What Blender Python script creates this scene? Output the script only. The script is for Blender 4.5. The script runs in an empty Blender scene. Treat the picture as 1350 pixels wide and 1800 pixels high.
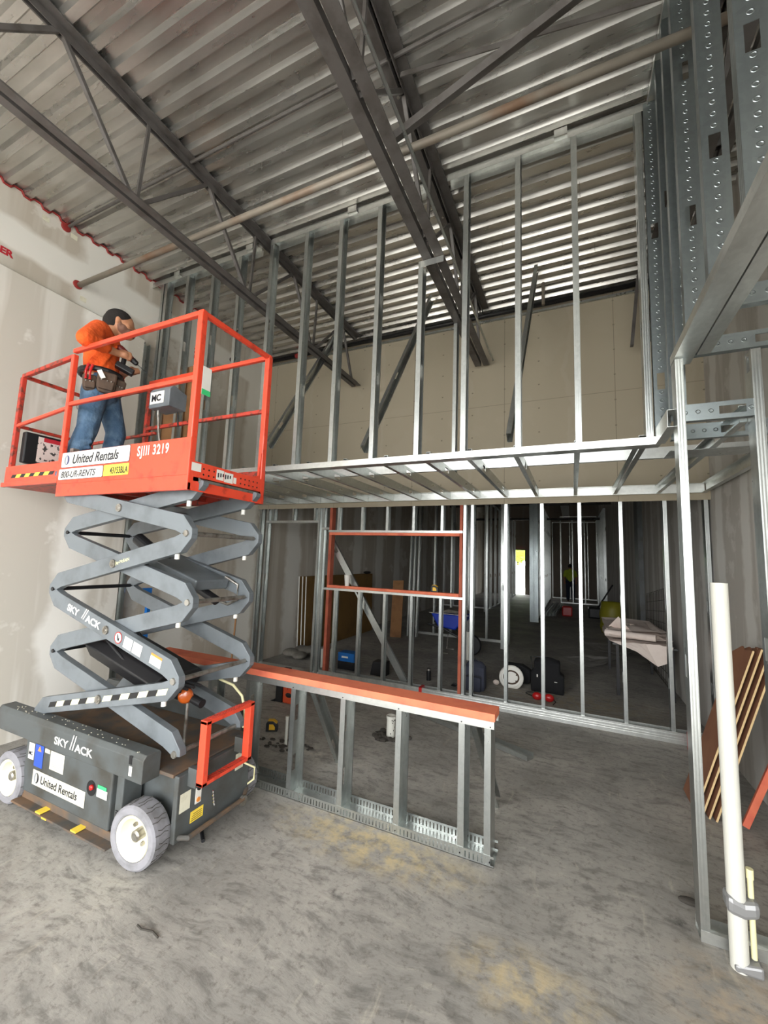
import bpy, bmesh, math, random
from mathutils import Vector, Matrix, Quaternion
C = bpy.context.scene.collection
random.seed(7)
PI = math.pi

# ------------------------------------------------------------------ camera
cd = bpy.data.cameras.new('camera'); cam = bpy.data.objects.new('camera', cd); C.objects.link(cam)
CR = Vector((0.90852685, 0.41629406, 0.03575217)); CU = Vector((0.01420911, -0.11630067, 0.99311241)); CF = Vector((-0.4175848, 0.90176128, 0.11157745))
M = Matrix((CR, CU, -CF)).transposed().to_4x4(); M.translation = Vector((0, 0, 1.7226)); cam.matrix_world = M
cd.sensor_fit = 'VERTICAL'; cd.sensor_height = 36.0; cd.sensor_width = 27.0; cd.lens = 36.0*717.35/1800.0
cd.clip_start = .05; cd.clip_end = 300
bpy.context.scene.camera = cam
# ------------------------------------------------------------------ world and daylight openings
sc = bpy.context.scene
w = bpy.data.worlds.new('daylight'); sc.world = w; w.use_nodes = True
bg = w.node_tree.nodes['Background']; bg.inputs[0].default_value = (.97, .985, 1, 1); bg.inputs[1].default_value = 8.0
XSIDE = 1.33
def portal(name, loc, rot, sx, sy):
    l = bpy.data.lights.new(name, 'AREA'); l.shape = 'RECTANGLE'; l.size = sx; l.size_y = sy; l.cycles.is_portal = True
    o = bpy.data.objects.new(name, l); C.objects.link(o); o.location = loc; o.rotation_euler = rot
portal('storefront_daylight', (-1.66, -3.95, 2.2), (PI/2, 0, 0), 5.7, 4.2)
portal('added_side_opening_portal', (XSIDE, -2.3, 1.75), (PI/2, 0, PI/2), 2.8, 3.0)  # unseen side opening, added to throw more daylight on the left wall
portal('rear_door_daylight', (-2.62, 23.95, 1.2), (-PI/2, 0, 0), .6, 2.4)
sc.view_settings.view_transform = 'Standard'; sc.view_settings.look = 'None'; sc.view_settings.gamma = 1
sc.view_settings.use_curve_mapping = False; sc.view_settings.exposure = 0.5

# ------------------------------------------------------------------ materials
def nodes(name):
    m = bpy.data.materials.new(name); m.use_nodes = True; nt = m.node_tree
    return m, nt, nt.nodes['Principled BSDF'], nt.nodes.new, nt.links.new
def lin(c):
    if isinstance(c, str):
        c = [int(c[i:i+2], 16)/255 for i in (0, 2, 4)]
        c = [x/12.92 if x <= .04045 else ((x+.055)/1.055)**2.4 for x in c]
    return (c[0], c[1], c[2], 1)
def noise(N, L, vec, scale, detail=4, rough=.55, mapscale=None):
    if mapscale:
        mp = N('ShaderNodeMapping'); mp.inputs['Scale'].default_value = mapscale; L(vec, mp.inputs['Vector']); vec = mp.outputs[0]
    n = N('ShaderNodeTexNoise'); n.inputs['Scale'].default_value = scale; n.inputs['Detail'].default_value = detail
    n.inputs['Roughness'].default_value = rough; L(vec, n.inputs['Vector']); return n.outputs['Fac']
def ramp(N, L, fac, lo, hi, a=0., b=1.):
    r = N('ShaderNodeMapRange'); r.inputs[1].default_value = lo; r.inputs[2].default_value = hi; r.inputs[3].default_value = a; r.inputs[4].default_value = b
    L(fac, r.inputs[0]); return r.outputs[0]
def mix(N, L, fac, a, b):
    m = N('ShaderNodeMix'); m.data_type = 'RGBA'; m.clamp_factor = True
    if hasattr(fac, 'type'): L(fac, m.inputs[0])
    else: m.inputs[0].default_value = fac
    for k, v in ((6, a), (7, b)):
        if hasattr(v, 'type'): L(v, m.inputs[k])
        else: m.inputs[k].default_value = v
    return m.outputs[2]
def math_(N, L, op, a, b=None):
    m = N('ShaderNodeMath'); m.operation = op
    for k, v in ((0, a), (1, b)):
        if v is None: continue
        if hasattr(v, 'type'): L(v, m.inputs[k])
        else: m.inputs[k].default_value = v
    return m.outputs[0]
def mat(name, col, rough=.6, metal=0., col2=None, scale=6, lo=.45, hi=.7, bump=0., bscale=60, coat=0, emit=None, bdist=.004):
    """plain surface with noisy wear towards col2"""
    m, nt, p, N, L = nodes(name)
    tc = N('ShaderNodeTexCoord').outputs['Object']
    c = lin(col)
    p.inputs['Roughness'].default_value = rough; p.inputs['Metallic'].default_value = metal
    if col2 is not None:
        f = noise(N, L, tc, scale, 6); L(mix(N, L, ramp(N, L, f, lo, hi), c, lin(col2)), p.inputs['Base Color'])
    else: p.inputs['Base Color'].default_value = c
    if bump:
        b = N('ShaderNodeBump'); b.inputs['Strength'].default_value = bump; b.inputs['Distance'].default_value = bdist
        L(noise(N, L, tc, bscale, 3), b.inputs['Height']); L(b.outputs[0], p.inputs['Normal'])
    if coat: p.inputs['Coat Weight'].default_value = coat
    if emit: p.inputs['Emission Color'].default_value = lin(emit); p.inputs['Emission Strength'].default_value = 1.5
    return m
def galv(name, col, rough, emboss=False, streak=False, metal=.92, groove=45):
    m, nt, p, N, L = nodes(name)
    tc = N('ShaderNodeTexCoord').outputs['Object']
    v = N('ShaderNodeTexVoronoi'); v.inputs['Scale'].default_value = 45; L(tc, v.inputs['Vector'])
    bw = N('ShaderNodeRGBToBW'); L(v.outputs['Color'], bw.inputs[0])
    n = noise(N, L, tc, 3.5, 5, .6, (3, 3, .8) if streak else None)
    c = lin(col); d = tuple(x*.62 for x in c[:3])+(1,)
    k = math_(N, L, 'ADD', math_(N, L, 'MULTIPLY', bw.outputs[0], .14), math_(N, L, 'MULTIPLY', n, .9))
    L(mix(N, L, ramp(N, L, k, .22, .8), d, c), p.inputs['Base Color'])
    L(ramp(N, L, k, .2, 1, rough+.10, rough-.07), p.inputs['Roughness'])
    p.inputs['Metallic'].default_value = metal
    b = N('ShaderNodeBump'); b.inputs['Strength'].default_value = .35; b.inputs['Distance'].default_value = .003
    h = math_(N, L, 'MULTIPLY', noise(N, L, tc, 4, 1), .3)
    sx = N('ShaderNodeSeparateXYZ'); L(tc, sx.inputs[0])
    # rolled grooves along the flange
    g = math_(N, L, 'PINGPONG', sx.outputs[1], .0065); g = math_(N, L, 'MULTIPLY', g, groove)
    h = math_(N, L, 'ADD', h, g)
    if emboss:
        fz = math_(N, L, 'PINGPONG', sx.outputs[2], .0275)
        dx = math_(N, L, 'POWER', sx.outputs[0], 2.0); dz = math_(N, L, 'POWER', fz, 2.0)
        r = math_(N, L, 'SQRT', math_(N, L, 'ADD', dx, dz))
        ring = math_(N, L, 'ABSOLUTE', math_(N, L, 'SUBTRACT', r, .009))
        ring = ramp(N, L, ring, .0, .003, .9, 0.)
        h = math_(N, L, 'ADD', h, ring); b.inputs['Strength'].default_value = .8
    L(h, b.inputs['Height']); L(b.outputs[0], p.inputs['Normal'])
    return m
MT = {}
MT['galv'] = galv('galvanized_steel', 'C8CCC9', .27, streak=True)
MT['galv_web'] = galv('galvanized_steel_embossed', 'A3ACAD', .28, emboss=True, streak=True)
MT['track'] = galv('galvanized_track', 'E4E6E2', .30, streak=True, groove=0)
def deckmat():
    m, nt, p, N, L = nodes('galvanized_deck')
    tc = N('ShaderNodeTexCoord').outputs['Object']; n = noise(N, L, tc, 2.2, 4, .6, (.6, 2.5, 1))
    L(mix(N, L, ramp(N, L, n, .35, .7), lin('B4B1AB'), lin('CFCCC6')), p.inputs['Base Color']); L(ramp(N, L, n, .3, .75, .24, .34), p.inputs['Roughness'])
    p.inputs['Metallic'].default_value = .85
    return m
MT['deck'] = deckmat()
MT['primer'] = mat('grey_joist_primer', '5A5653', .5, .15, '45403C', 9)
MT['rustpipe'] = mat('rusty_pipe', '8A8276', .55, .3, '775840', 1.3, .5, .66)
MT['blackpipe'] = mat('black_iron_pipe', '242323', .45, .4)
MT['frt'] = mat('red_treated_lumber', 'E07A58', .75, 0, 'C9604A', 5, bump=.3)
MT['frt_dark'] = mat('red_lumber_jamb', 'A8573F', .8, 0, '8C4434', 5)
MT['red'] = mat('red_orange_paint', 'E0492F', .38, 0, 'A93322', 14, .55, .75, coat=.2)
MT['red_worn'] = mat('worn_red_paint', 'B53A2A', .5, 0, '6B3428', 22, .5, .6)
MT['grey'] = mat('grey_lift_paint', '6A7074', .42, 0, '52575A', 6, .45, .75, coat=.15)
MT['greydark'] = mat('dark_grey_paint', '4E5252', .5, 0, '3E3C36', 5, .45, .7)
MT['rusty'] = mat('rusty_chassis_top', '6A5440', .8, 0, '4A4844', 8, .4, .65)
MT['tire'] = mat('grey_solid_rubber', '87868A', .85, 0, '6E6D6E', 10)
MT['tread'] = mat('tread_groove', '55534F', .9)
MT['cream'] = mat('cream_wheel_paint', 'E4DFC4', .5, 0, 'C9BE96', 9, .55, .8)
MT['steel'] = mat('bare_steel', 'A5A29B', .4, .8, '6E675C', 20)
MT['chrome'] = mat('chrome', 'D8D8D8', .15, 1.)
MT['black'] = mat('black_plastic', '18181A', .45)
MT['blackcloth'] = mat('black_fabric', '121214', .95, bump=.4, bscale=120)
MT['rubber'] = mat('black_hose_rubber', '1F1F21', .5)
MT['white'] = mat('white_decal', 'DFDDD5', .4, 0, 'D9D5C6', 14, .5, .8)
MT['decal_cream'] = mat('aged_decal', 'DCD8C2', .5, 0, 'B9B299', 16, .5, .8)
MT['ink'] = mat('black_ink', '1B1C24', .5)
MT['navy'] = mat('navy_ink', '353B66', .5)
MT['greyink'] = mat('grey_ink', '8B8F92', .5)
MT['yellow'] = mat('yellow_decal', 'F0D24A', .45)
MT['hazard'] = mat('pale_yellow_tape', 'ECE8B4', .5)
MT['green'] = mat('green_tag', '3FBF74', .5)
MT['blue'] = mat('blue_decal', '3050A8', .45)
MT['bluebox'] = mat('blue_paint', '1560A8', .4)
MT['bluetray'] = mat('blue_tray', '1238B0', .4)
MT['orange_label'] = mat('orange_band', 'E08A3A', .5)
MT['amber'] = mat('amber_lens', 'B4541C', .25, coat=.6)
MT['redplastic'] = mat('red_plastic', 'B01E1E', .3)
MT['pvc'] = mat('white_pvc', 'CFCEC4', .4, 0, 'CFCDC2', 7, .5, .75)
MT['pvcy'] = mat('yellowed_conduit', 'E6DFB0', .5)
MT['tape'] = mat('silver_duct_tape', '8C8C8C', .4, .3)
MT['brownboard'] = mat('brown_hardboard', '8A5E44', .7, 0, '7A4E38', 4, bump=.15)
MT['boardedge'] = mat('raw_board_edge', 'D8BC8C', .85)
MT['plywood'] = mat('plywood', '8E6640', .8, 0, '775232', 5)
MT['gypedge'] = mat('gypsum_edge', 'DEDDD4', .8)
MT['gypback'] = mat('brown_gypsum_back', '7E5F2E', .85, 0, '6E5228', 3)
MT['paper'] = mat('plan_paper', 'E4D6CC', .8, 0, 'D6C6BC', 5)
MT['floorpaper'] = mat('grey_plastic_film', '9A9792', .6, 0, '7C7974', 6)
MT['skin'] = mat('skin', 'B98462', .55, 0, 'A56F50', 18)
MT['beard'] = mat('skin_stubble', '7A5646', .7)
MT['hair'] = mat('dark_hair', '1C1714', .9, bump=.6, bscale=160)
MT['shirt'] = mat('orange_cotton', 'E25A1A', .9, 0, 'CC4610', 10, bump=.8, bscale=11, bdist=.03)
MT['jeans'] = mat('blue_denim', '3D566F', .92, 0, '5C7388', 12, .45, .75, bump=.8, bscale=13, bdist=.03)
MT['leather'] = mat('brown_leather', '4C3A2C', .75, 0, '33271F', 12, bump=.3)
MT['hiviz'] = mat('lime_shirt', 'AFC23A', .9)
MT['darkblue'] = mat('dark_jeans', '2A3442', .9)
MT['yellowdrum'] = mat('yellow_hose', '8A8420', .5)
MT['caulk'] = mat('red_firestop_caulk', '8E2A26', .6)
MT['redink'] = mat('red_stencil_paint', 'B5232F', .6)
MT['exit'] = mat('exit_red', 'C03028', .5, emit='C03028')
MT['toolyellow'] = mat('tool_yellow', 'D8A81E', .45)
MT['toolorange'] = mat('tool_orange', 'D2502A', .5)
MT['bagblue'] = mat('slate_backpack_cloth', '3A3E4C', .9, bump=.4, bscale=60)
MT['dust'] = mat('grey_bag', '77736A', .8, 0, '5A564E', 7)
MT['debris'] = mat('dark_debris', '3E3A34', .9)
MT['leaf'] = mat('leaf_green', '8FBF2A', .6, 0, '5E9A1C', 2)
MT['bark'] = mat('bark', '5A4A3A', .9)
MT['tag_purple'] = mat('mirror_film', '2F3238', .25, .2)

def drywall(name, paper, mud, axis, period, width, strength=1., smear=.5, mudseam_z=None, seams=None):
    """gypsum board with vertical joint-compound bands at `period` and trowel smears; axis = index of the running axis"""
    m, nt, p, N, L = nodes(name)
    tc = N('ShaderNodeTexCoord').outputs['Object']
    sx = N('ShaderNodeSeparateXYZ'); L(tc, sx.inputs[0])
    y = sx.outputs[axis]; z = sx.outputs[2]
    wob = math_(N, L, 'MULTIPLY', math_(N, L, 'SUBTRACT', noise(N, L, tc, 1.7, 4, .6), .5), .35)
    yy = math_(N, L, 'ADD', y, wob)
    d = math_(N, L, 'PINGPONG', yy, period/2)
    band = ramp(N, L, d, width, width*1.6, 1., 0.)
    sc_ = (1, 1, 1); ms = [5.5, 5.5, .35]; 
    sm = ramp(N, L, noise(N, L, tc, .9, 3, .6, tuple(ms)), .5, .62, 0., smear)
    bl = ramp(N, L, noise(N, L, tc, 1.6, 5, .6), .56, .60, 0., .55)
    f = math_(N, L, 'MAXIMUM', band, math_(N, L, 'MAXIMUM', sm, bl))
    if mudseam_z is not None:
        zz = math_(N, L, 'ABSOLUTE', math_(N, L, 'SUBTRACT', math_(N, L, 'ADD', z, math_(N, L, 'MULTIPLY', wob, .5)), mudseam_z))
        f = math_(N, L, 'MAXIMUM', f, ramp(N, L, zz, .12, .18, 1., 0.))
    f = math_(N, L, 'MULTIPLY', f, strength)
    col = mix(N, L, f, lin(paper), lin(mud))
    if seams:
        v = ramp(N, L, math_(N, L, 'PINGPONG', math_(N, L, 'ADD', y, seams[0]), .61), .002, .005, .5, 0.)
        h = ramp(N, L, math_(N, L, 'ABSOLUTE', math_(N, L, 'SUBTRACT', z, seams[1])), .002, .005, .4, 0.)
        dots = math_(N, L, 'MULTIPLY', ramp(N, L, math_(N, L, 'PINGPONG', math_(N, L, 'ADD', y, seams[0]), .203), .008, .011, 1., 0.), ramp(N, L, math_(N, L, 'PINGPONG', z, .15), .006, .009, .6, 0.))
        col = mix(N, L, math_(N, L, 'MAXIMUM', dots, math_(N, L, 'MAXIMUM', v, h)), col, lin('4E463A'))
    L(col, p.inputs['Base Color']); p.inputs['Roughness'].default_value = .85
    return m
MT['wall_l'] = drywall('taped_drywall_left', 'BAB1A2', 'E0DDD4', 1, 1.22, .16, 1., .35, 4.55)
MT['wall_ll'] = drywall('taped_drywall_lower', 'C4BEB2', 'E6E3DB', 1, 1.22, .14, 1., .5)
MT['wall_r'] = drywall('taped_drywall_right', 'ADA8A0', 'CDCBC5', 1, .61, .08, .9, .7)
MT['wall_beige'] = drywall('bare_beige_drywall', '9E9480', 'A59B89', 0, 1.22, .02, .4, .2, None, (-.47, 3.70))
MT['wall_far'] = drywall('bare_grey_drywall', '8E8478', '9A9288', 0, 1.22, .05, .6, .3)

def concrete():
    m, nt, p, N, L = nodes('bare_concrete_floor')
    tc = N('ShaderNodeTexCoord').outputs['Object']
    warp = N('ShaderNodeTexNoise'); warp.inputs['Scale'].default_value = 1.3; warp.inputs['Detail'].default_value = 3; L(tc, warp.inputs['Vector'])
    va = N('ShaderNodeVectorMath'); va.operation = 'MULTIPLY_ADD'; va.inputs[1].default_value = (.35, .35, 0); L(warp.outputs['Color'], va.inputs[0]); L(tc, va.inputs[2])
    wv = va.outputs[0]
    a = noise(N, L, wv, 1.1, 8, .62)
    b = noise(N, L, wv, 6, 8, .68, (1, 2.6, 1))
    c = noise(N, L, tc, 28, 8, .75)
    base = mix(N, L, ramp(N, L, a, .38, .62), lin('8B8882'), lin('AAA69E'))
    base = mix(N, L, ramp(N, L, b, .50, .37, 0., .68), base, lin('6B6964'))
    base = mix(N, L, ramp(N, L, b, .58, .74, 0., .5), base, lin('C6C0B2'))
    base = mix(N, L, ramp(N, L, c, .52, .68, 0., .7), base, lin('5E5953'))
    # pale scuff streaks
    st = noise(N, L, wv, 2.2, 7, .7, (7, 1.1, 1)); base = mix(N, L, ramp(N, L, st, .6, .74, 0., .5), base, lin('C8BFAE'))
    # sawdust by the knee wall and near the bottom, dark spots, painted left-hand shade
    def patch(x, y, rx, ry, col, k):
        nonlocal base
        mp = N('ShaderNodeMapping'); mp.inputs['Location'].default_value = (-x/rx, -y/ry, 0); mp.inputs['Scale'].default_value = (1/rx, 1/ry, 0); L(tc, mp.inputs['Vector'])
        ln = N('ShaderNodeVectorMath'); ln.operation = 'LENGTH'; L(mp.outputs[0], ln.inputs[0])
        f = math_(N, L, 'MULTIPLY', ramp(N, L, ln.outputs[1], .3, 1.05, 1., 0.), ramp(N, L, noise(N, L, tc, 9, 6, .7), .42, .6, 0., k))
        base = mix(N, L, f, base, lin(col))
    patch(-1.15, 2.42, .75, .24, 'D2BE8E', .75); patch(-.2, 1.98, .35, .2, 'CDB98C', .6); patch(-1.95, 3.2, .5, .2, 'C9C4B8', .7)
    patch(.6, 2.2, .35, .4, 'BFA98C', .5); patch(-.1, 5.9, 1.4, .6, '9A8A6C', .6)
    patch(-1.13, 2.02, .05, .05, '3C3A38', 1.0); patch(.45, 2.64, .06, .05, '3C3A38', 1.0); patch(-3.4, 1.0, 1.6, .6, '7A7066', .6)  # last patch paints the soft floor shade in front of the lift
    L(base, p.inputs['Base Color']); L(ramp(N, L, b, .3, .7, .6, .85), p.inputs['Roughness'])
    bp = N('ShaderNodeBump'); bp.inputs['Strength'].default_value = .25; bp.inputs['Distance'].default_value = .01; L(b, bp.inputs['Height']); L(bp.outputs[0], p.inputs['Normal'])
    return m
MT['concrete'] = concrete()
MT['outside'] = mat('pale_outdoor_concrete', 'C8C6C0', .9)

# ------------------------------------------------------------------ mesh helpers
class MB:
    def __init__(s): s.b = bmesh.new()
    def poly(s, vs, fs):
        v = [s.b.verts.new(p) for p in vs]
        for f in fs:
            try: s.b.faces.new([v[i] for i in f])
            except ValueError: pass
        return s
    def box(s, x0, x1, y0, y1, z0, z1, M=None):
        vs = [Vector((x, y, z)) for z in (z0, z1) for x, y in ((x0, y0), (x1, y0), (x1, y1), (x0, y1))]
        if M is not None: vs = [M @ v for v in vs]
        return s.poly(vs, ((3, 2, 1, 0), (4, 5, 6, 7), (0, 1, 5, 4), (1, 2, 6, 5), (2, 3, 7, 6), (3, 0, 4, 7)))
    def prism(s, pts, a, b, axis='Y', M=None):
        n = len(pts)
        def q(p, t): return {'Y': Vector((p[0], t, p[1])), 'X': Vector((t, p[0], p[1])), 'Z': Vector((p[0], p[1], t))}[axis]
        vs = [q(p, a) for p in pts]+[q(p, b) for p in pts]
        if M is not None: vs = [M @ v for v in vs]
        return s.poly(vs, [tuple(range(n)), tuple(range(2*n-1, n-1, -1))]+[(i, (i+1) % n, n+(i+1) % n, n+i) for i in range(n)])
    def cyl(s, p0, p1, r0, r1=None, seg=16):
        p0 = Vector(p0); p1 = Vector(p1); d = p1-p0; r1 = r0 if r1 is None else r1
        q = d.to_track_quat('Z', 'Y').to_matrix()
        vs = [p0+q @ Vector((r0*math.cos(2*PI*i/seg), r0*math.sin(2*PI*i/seg), 0)) for i in range(seg)]
        vs += [p1+q @ Vector((r1*math.cos(2*PI*i/seg), r1*math.sin(2*PI*i/seg), 0)) for i in range(seg)]
        return s.poly(vs, [tuple(reversed(range(seg))), tuple(range(seg, 2*seg))]+[(i, (i+1) % seg, seg+(i+1) % seg, seg+i) for i in range(seg)])
    def tube(s, pts, r, seg=10):
        pts = [Vector(p) for p in pts]; rings = []
        for i, p in enumerate(pts):
            d = (pts[min(i+1, len(pts)-1)]-pts[max(i-1, 0)]).normalized(); q = d.to_track_quat('Z', 'Y').to_matrix()
            rings.append([p+q @ Vector((r*math.cos(2*PI*k/seg), r*math.sin(2*PI*k/seg), 0)) for k in range(seg)])
        vs = [v for g in rings for v in g]; fs = [tuple(reversed(range(seg))), tuple(range(len(vs)-seg, len(vs)))]
        for i in range(len(pts)-1):
            a = i*seg
            fs += [(a+k, a+(k+1) % seg, a+seg+(k+1) % seg, a+seg+k) for k in range(seg)]
        return s.poly(vs, fs)
    def bar(s, p0, p1, w, h, up=(0, 0, 1)):
        """rectangular bar between two points; w sideways, h along up"""
        p0 = Vector(p0); p1 = Vector(p1); ez = (p1-p0); l = ez.length; ez.normalize(); u = Vector(up); ex = u.cross(ez)
        if ex.length < 1e-4: ex = Vector((1, 0, 0)).cross(ez)
        ex.normalize(); ey = ez.cross(ex)
        Mx = Matrix((ex, ey, ez)).transposed().to_4x4(); Mx.translation = p0
        return s.box(-w/2, w/2, -h/2, h/2, 0, l, Mx)
    def ball(s, c, r, sx=1, sy=1, sz=1, sub=2, R=None):
        Mx = Matrix.Translation(Vector(c)) @ (R.to_4x4() if R else Matrix.Identity(4)) @ Matrix.Diagonal((sx, sy, sz, 1))
        bmesh.ops.create_icosphere(s.b, subdivisions=sub, radius=r, matrix=Mx); return s
    def lathe(s, prof, c, axis=(0, 0, 1), seg=28, cap=True):
        q = Vector(axis).to_track_quat('Z', 'Y').to_matrix(); c = Vector(c); vs = []
        for r, h in prof: vs += [c+q @ Vector((r*math.cos(2*PI*k/seg), r*math.sin(2*PI*k/seg), h)) for k in range(seg)]
        fs = []
        for i in range(len(prof)-1): fs += [(i*seg+k, i*seg+(k+1) % seg, (i+1)*seg+(k+1) % seg, (i+1)*seg+k) for k in range(seg)]
        if cap and prof[0][0] > 1e-4: fs.append(tuple(reversed(range(seg))))
        if cap and prof[-1][0] > 1e-4: fs.append(tuple(range(len(vs)-seg, len(vs))))
        s.poly(vs, fs); bmesh.ops.remove_doubles(s.b, verts=s.b.verts, dist=1e-6); return s
    def capsule(s, p0, p1, r0, r1=None, seg=14):
        r1 = r0 if r1 is None else r1
        s.cyl(p0, p1, r0, r1, seg); s.ball(p0, r0); s.ball(p1, r1); return s
    def build(s, name, m, parent=None, bevel=0, smooth=False, remesh=0, sm_iter=4):
        bmesh.ops.recalc_face_normals(s.b, faces=s.b.faces)
        if parent is not None:
            off = origin(parent); bmesh.ops.translate(s.b, verts=s.b.verts, vec=-off)
        me = bpy.data.meshes.new(name); s.b.to_mesh(me); s.b.free()
        me.materials.append(MT[m] if isinstance(m, str) else m)
        if smooth:
            me.polygons.foreach_set('use_smooth', [True]*len(me.polygons))
        o = bpy.data.objects.new(name, me); C.objects.link(o)
        if parent is not None: o.parent = parent
        if bevel:
            b = o.modifiers.new('bevel', 'BEVEL'); b.width = bevel; b.segments = 2; b.limit_method = 'ANGLE'
        if remesh:
            r = o.modifiers.new('remesh', 'REMESH'); r.mode = 'VOXEL'; r.voxel_size = remesh; r.use_smooth_shade = True
            q = o.modifiers.new('smooth', 'SMOOTH'); q.iterations = sm_iter; q.factor = .6
        return o
def origin(o):
    v = Vector((0, 0, 0))
    while o is not None: v += o.location; o = o.parent
    return v
def tag(o, label=None, cat=None, group=None, kind=None):
    if label: o['label'] = label
    if cat: o['category'] = cat
    if group: o['group'] = group
    if kind: o['kind'] = kind
    return o
def thing(name, label, cat, loc=(0, 0, 0), group=None):
    o = bpy.data.objects.new(name, None); C.objects.link(o); o.location = loc; o.empty_display_size = .1
    return tag(o, label, cat, group)
def struct(o): o['kind'] = 'structure'; return o
def one(mb, name, m, label, cat, group=None, **k): return tag(mb.build(name, m, **k), label, cat, group)
ORD = ['first', 'second', 'third', 'fourth', 'fifth', 'sixth', 'seventh', 'eighth', 'ninth', 'tenth', 'eleventh', 'twelfth']

def mb_stud(L, wd, f, holes=(), lip=.008, t=.0022, hh=.11, hw=.042):
    s = MB(); z = 0
    for h in sorted(holes):
        s.box(-wd/2, wd/2, 0, t, z, h-hh/2); s.box(-wd/2, -hw/2, 0, t, h-hh/2, h+hh/2); s.box(hw/2, wd/2, 0, t, h-hh/2, h+hh/2); z = h+hh/2
    s.box(-wd/2, wd/2, 0, t, z, L)
    for q in (-1, 1):
        x0, x1 = sorted((q*wd/2, q*(wd/2-t))); s.box(x0, x1, t, f, 0, L)
        if lip:
            x0, x1 = sorted((q*(wd/2-t), q*(wd/2-t-lip))); s.box(x0, x1, f-t, f, 0, L)
    return s
def prof(name, p0, p1, ey, wd, f, parent=None, m='galv', holes=(), lip=.008, t=.0022):
    """C-section from p0 to p1 (p = middle of the web); flanges point along ey; x = z cross... width direction = ey x ez"""
    p0 = Vector(p0); p1 = Vector(p1); ez = p1-p0; L = ez.length; ez.normalize(); ey = Vector(ey); ey = (ey-ez*ey.dot(ez)).normalized(); ex = ey.cross(ez)
    Mx = Matrix((ex, ey, ez)).transposed().to_4x4()
    o = mb_stud(L, wd, f, holes, lip, t).build(name, m)
    if parent is not None: o.parent = parent; p0 = p0-origin(parent)
    Mx.translation = p0; o.matrix_basis = Mx
    return o
def text(s, size, m, parent, pos, right, up, name='lettering', shear=0, extrude=.0006, sx=1., align='LEFT', bold=0, label=None, sp=1.):
    c = bpy.data.curves.new(name, 'FONT'); c.space_character = sp; c.body = s; c.size = size; c.shear = shear; c.extrude = extrude; c.align_x = align; c.offset = bold
    o = bpy.data.objects.new(name, c); C.objects.link(o); bpy.context.view_layer.update()
    me = bpy.data.meshes.new_from_object(o.evaluated_get(bpy.context.evaluated_depsgraph_get())); C.objects.unlink(o); bpy.data.objects.remove(o)
    me.materials.clear(); me.materials.append(MT[m])
    ex = Vector(right).normalized(); ey = Vector(up).normalized(); ez = ex.cross(ey)
    Mx = Matrix((ex*sx, ey, ez)).transposed().to_4x4()
    o = bpy.data.objects.new(name, me); C.objects.link(o)
    p = Vector(pos)
    if parent is not None: o.parent = parent; p = p-origin(parent)
    Mx.translation = p; o.matrix_basis = Mx
    if label: o['label'] = label
    return o

# ------------------------------------------------------------------ the building shell
XL, XW, YF, YB, ZD = -4.61, 1.29, -4.0, 23.9, 4.97
def S(mb, name, m): return struct(mb.build(name, m))
S(MB().box(XL-.2, XW+.2, YF, YB+.2, -.12, 0), 'floor', 'concrete')
S(MB().box(-60, 60, -60, YF-.001, -.14, -.02), 'ground', 'outside')
S(MB().box(-60, 60, YB+.21, 80, -.14, -.02), 'ground', 'outside')
S(MB().box(XL-.15, XL, YF, YB+.2, 0, ZD+.03), 'wall_left', 'wall_l')
S(MB().prism([(XL, 0), (-4.5, 0), (-4.5, 4.15), (-4.515, 4.165), (XL, 4.17)], YF, 2.90, 'Y'), 'wall_left', 'wall_ll')
b = MB(); b.box(XW, XW+.15, -.8, YB+.2, 0, ZD+.03); b.box(XW, XW+.15, YF, -.8, 3.3, ZD+.03); b.box(XW, XW+.15, YF, -3.8, 0, 3.3)  # gap behind the camera is added to let in side light
S(b, 'wall_right', 'wall_r')
S(MB().box(XL, XW, 5.115, 5.13, 2.43, 4.93), 'wall_rear', 'wall_beige')
b = MB(); b.box(XL, -2.9, YB, YB+.15, 0, 4.95); b.box(-2.38, XW, YB, YB+.15, 0, 4.95); b.box(-2.9, -2.38, YB, YB+.15, 2.42, 4.95)
S(b, 'wall_back', 'wall_far')
b = MB(); b.box(XL, XW, YF-.15, YF, 4.35, ZD+.03); b.box(XL, XL+.1, YF-.15, YF, 0, 4.35); b.box(XW-.1, XW, YF-.15, YF, 0, 4.35)
S(b, 'wall_front', 'wall_ll')
# fluted roof deck: ribs along X, 152 mm pitch
pf = []; n0 = int((YF-.2)/.1524)-1; n1 = int((YB+.3)/.1524)+1
for k in range(n0, n1):
    y = k*.1524+.02
    pf += [(y, ZD), (y+.05, ZD), (y+.068, ZD+.037), (y+.1344, ZD+.037)]
b = MB(); top = [(y, z+.004) for y, z in pf]
vs = [(XL-.1, y, z) for y, z in pf]+[(XW+.1, y, z) for y, z in pf]; n = len(pf)
b.poly([Vector(v) for v in vs], [(i, i+1, n+i+1, n+i) for i in range(n-1)])
b.box(XL-.2, XW+.2, YF-.2, YB+.3, ZD+.05, ZD+.12)
S(b, 'ceiling', 'deck')
# hanger wires left dangling from the deck
for i, (x, y) in enumerate([(-1.75, 1.75), (-1.3, 1.55), (-1.55, 2.35), (-2.3, 2.3), (-.15, 2.15), (.1, 3.5), (-.6, 3.9), (.25, 4.3), (-2.9, 3.0), (-2.0, 3.6)]):
    one(MB().tube([(x, y, ZD-.005), (x+.004, y, ZD-.09-.03*(i % 3))], .0022, 6), 'hanger_wire', 'steel',
        'thin wire stub dangling from the metal deck', 'wire', 'wire stubs hanging from the deck')
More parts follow.
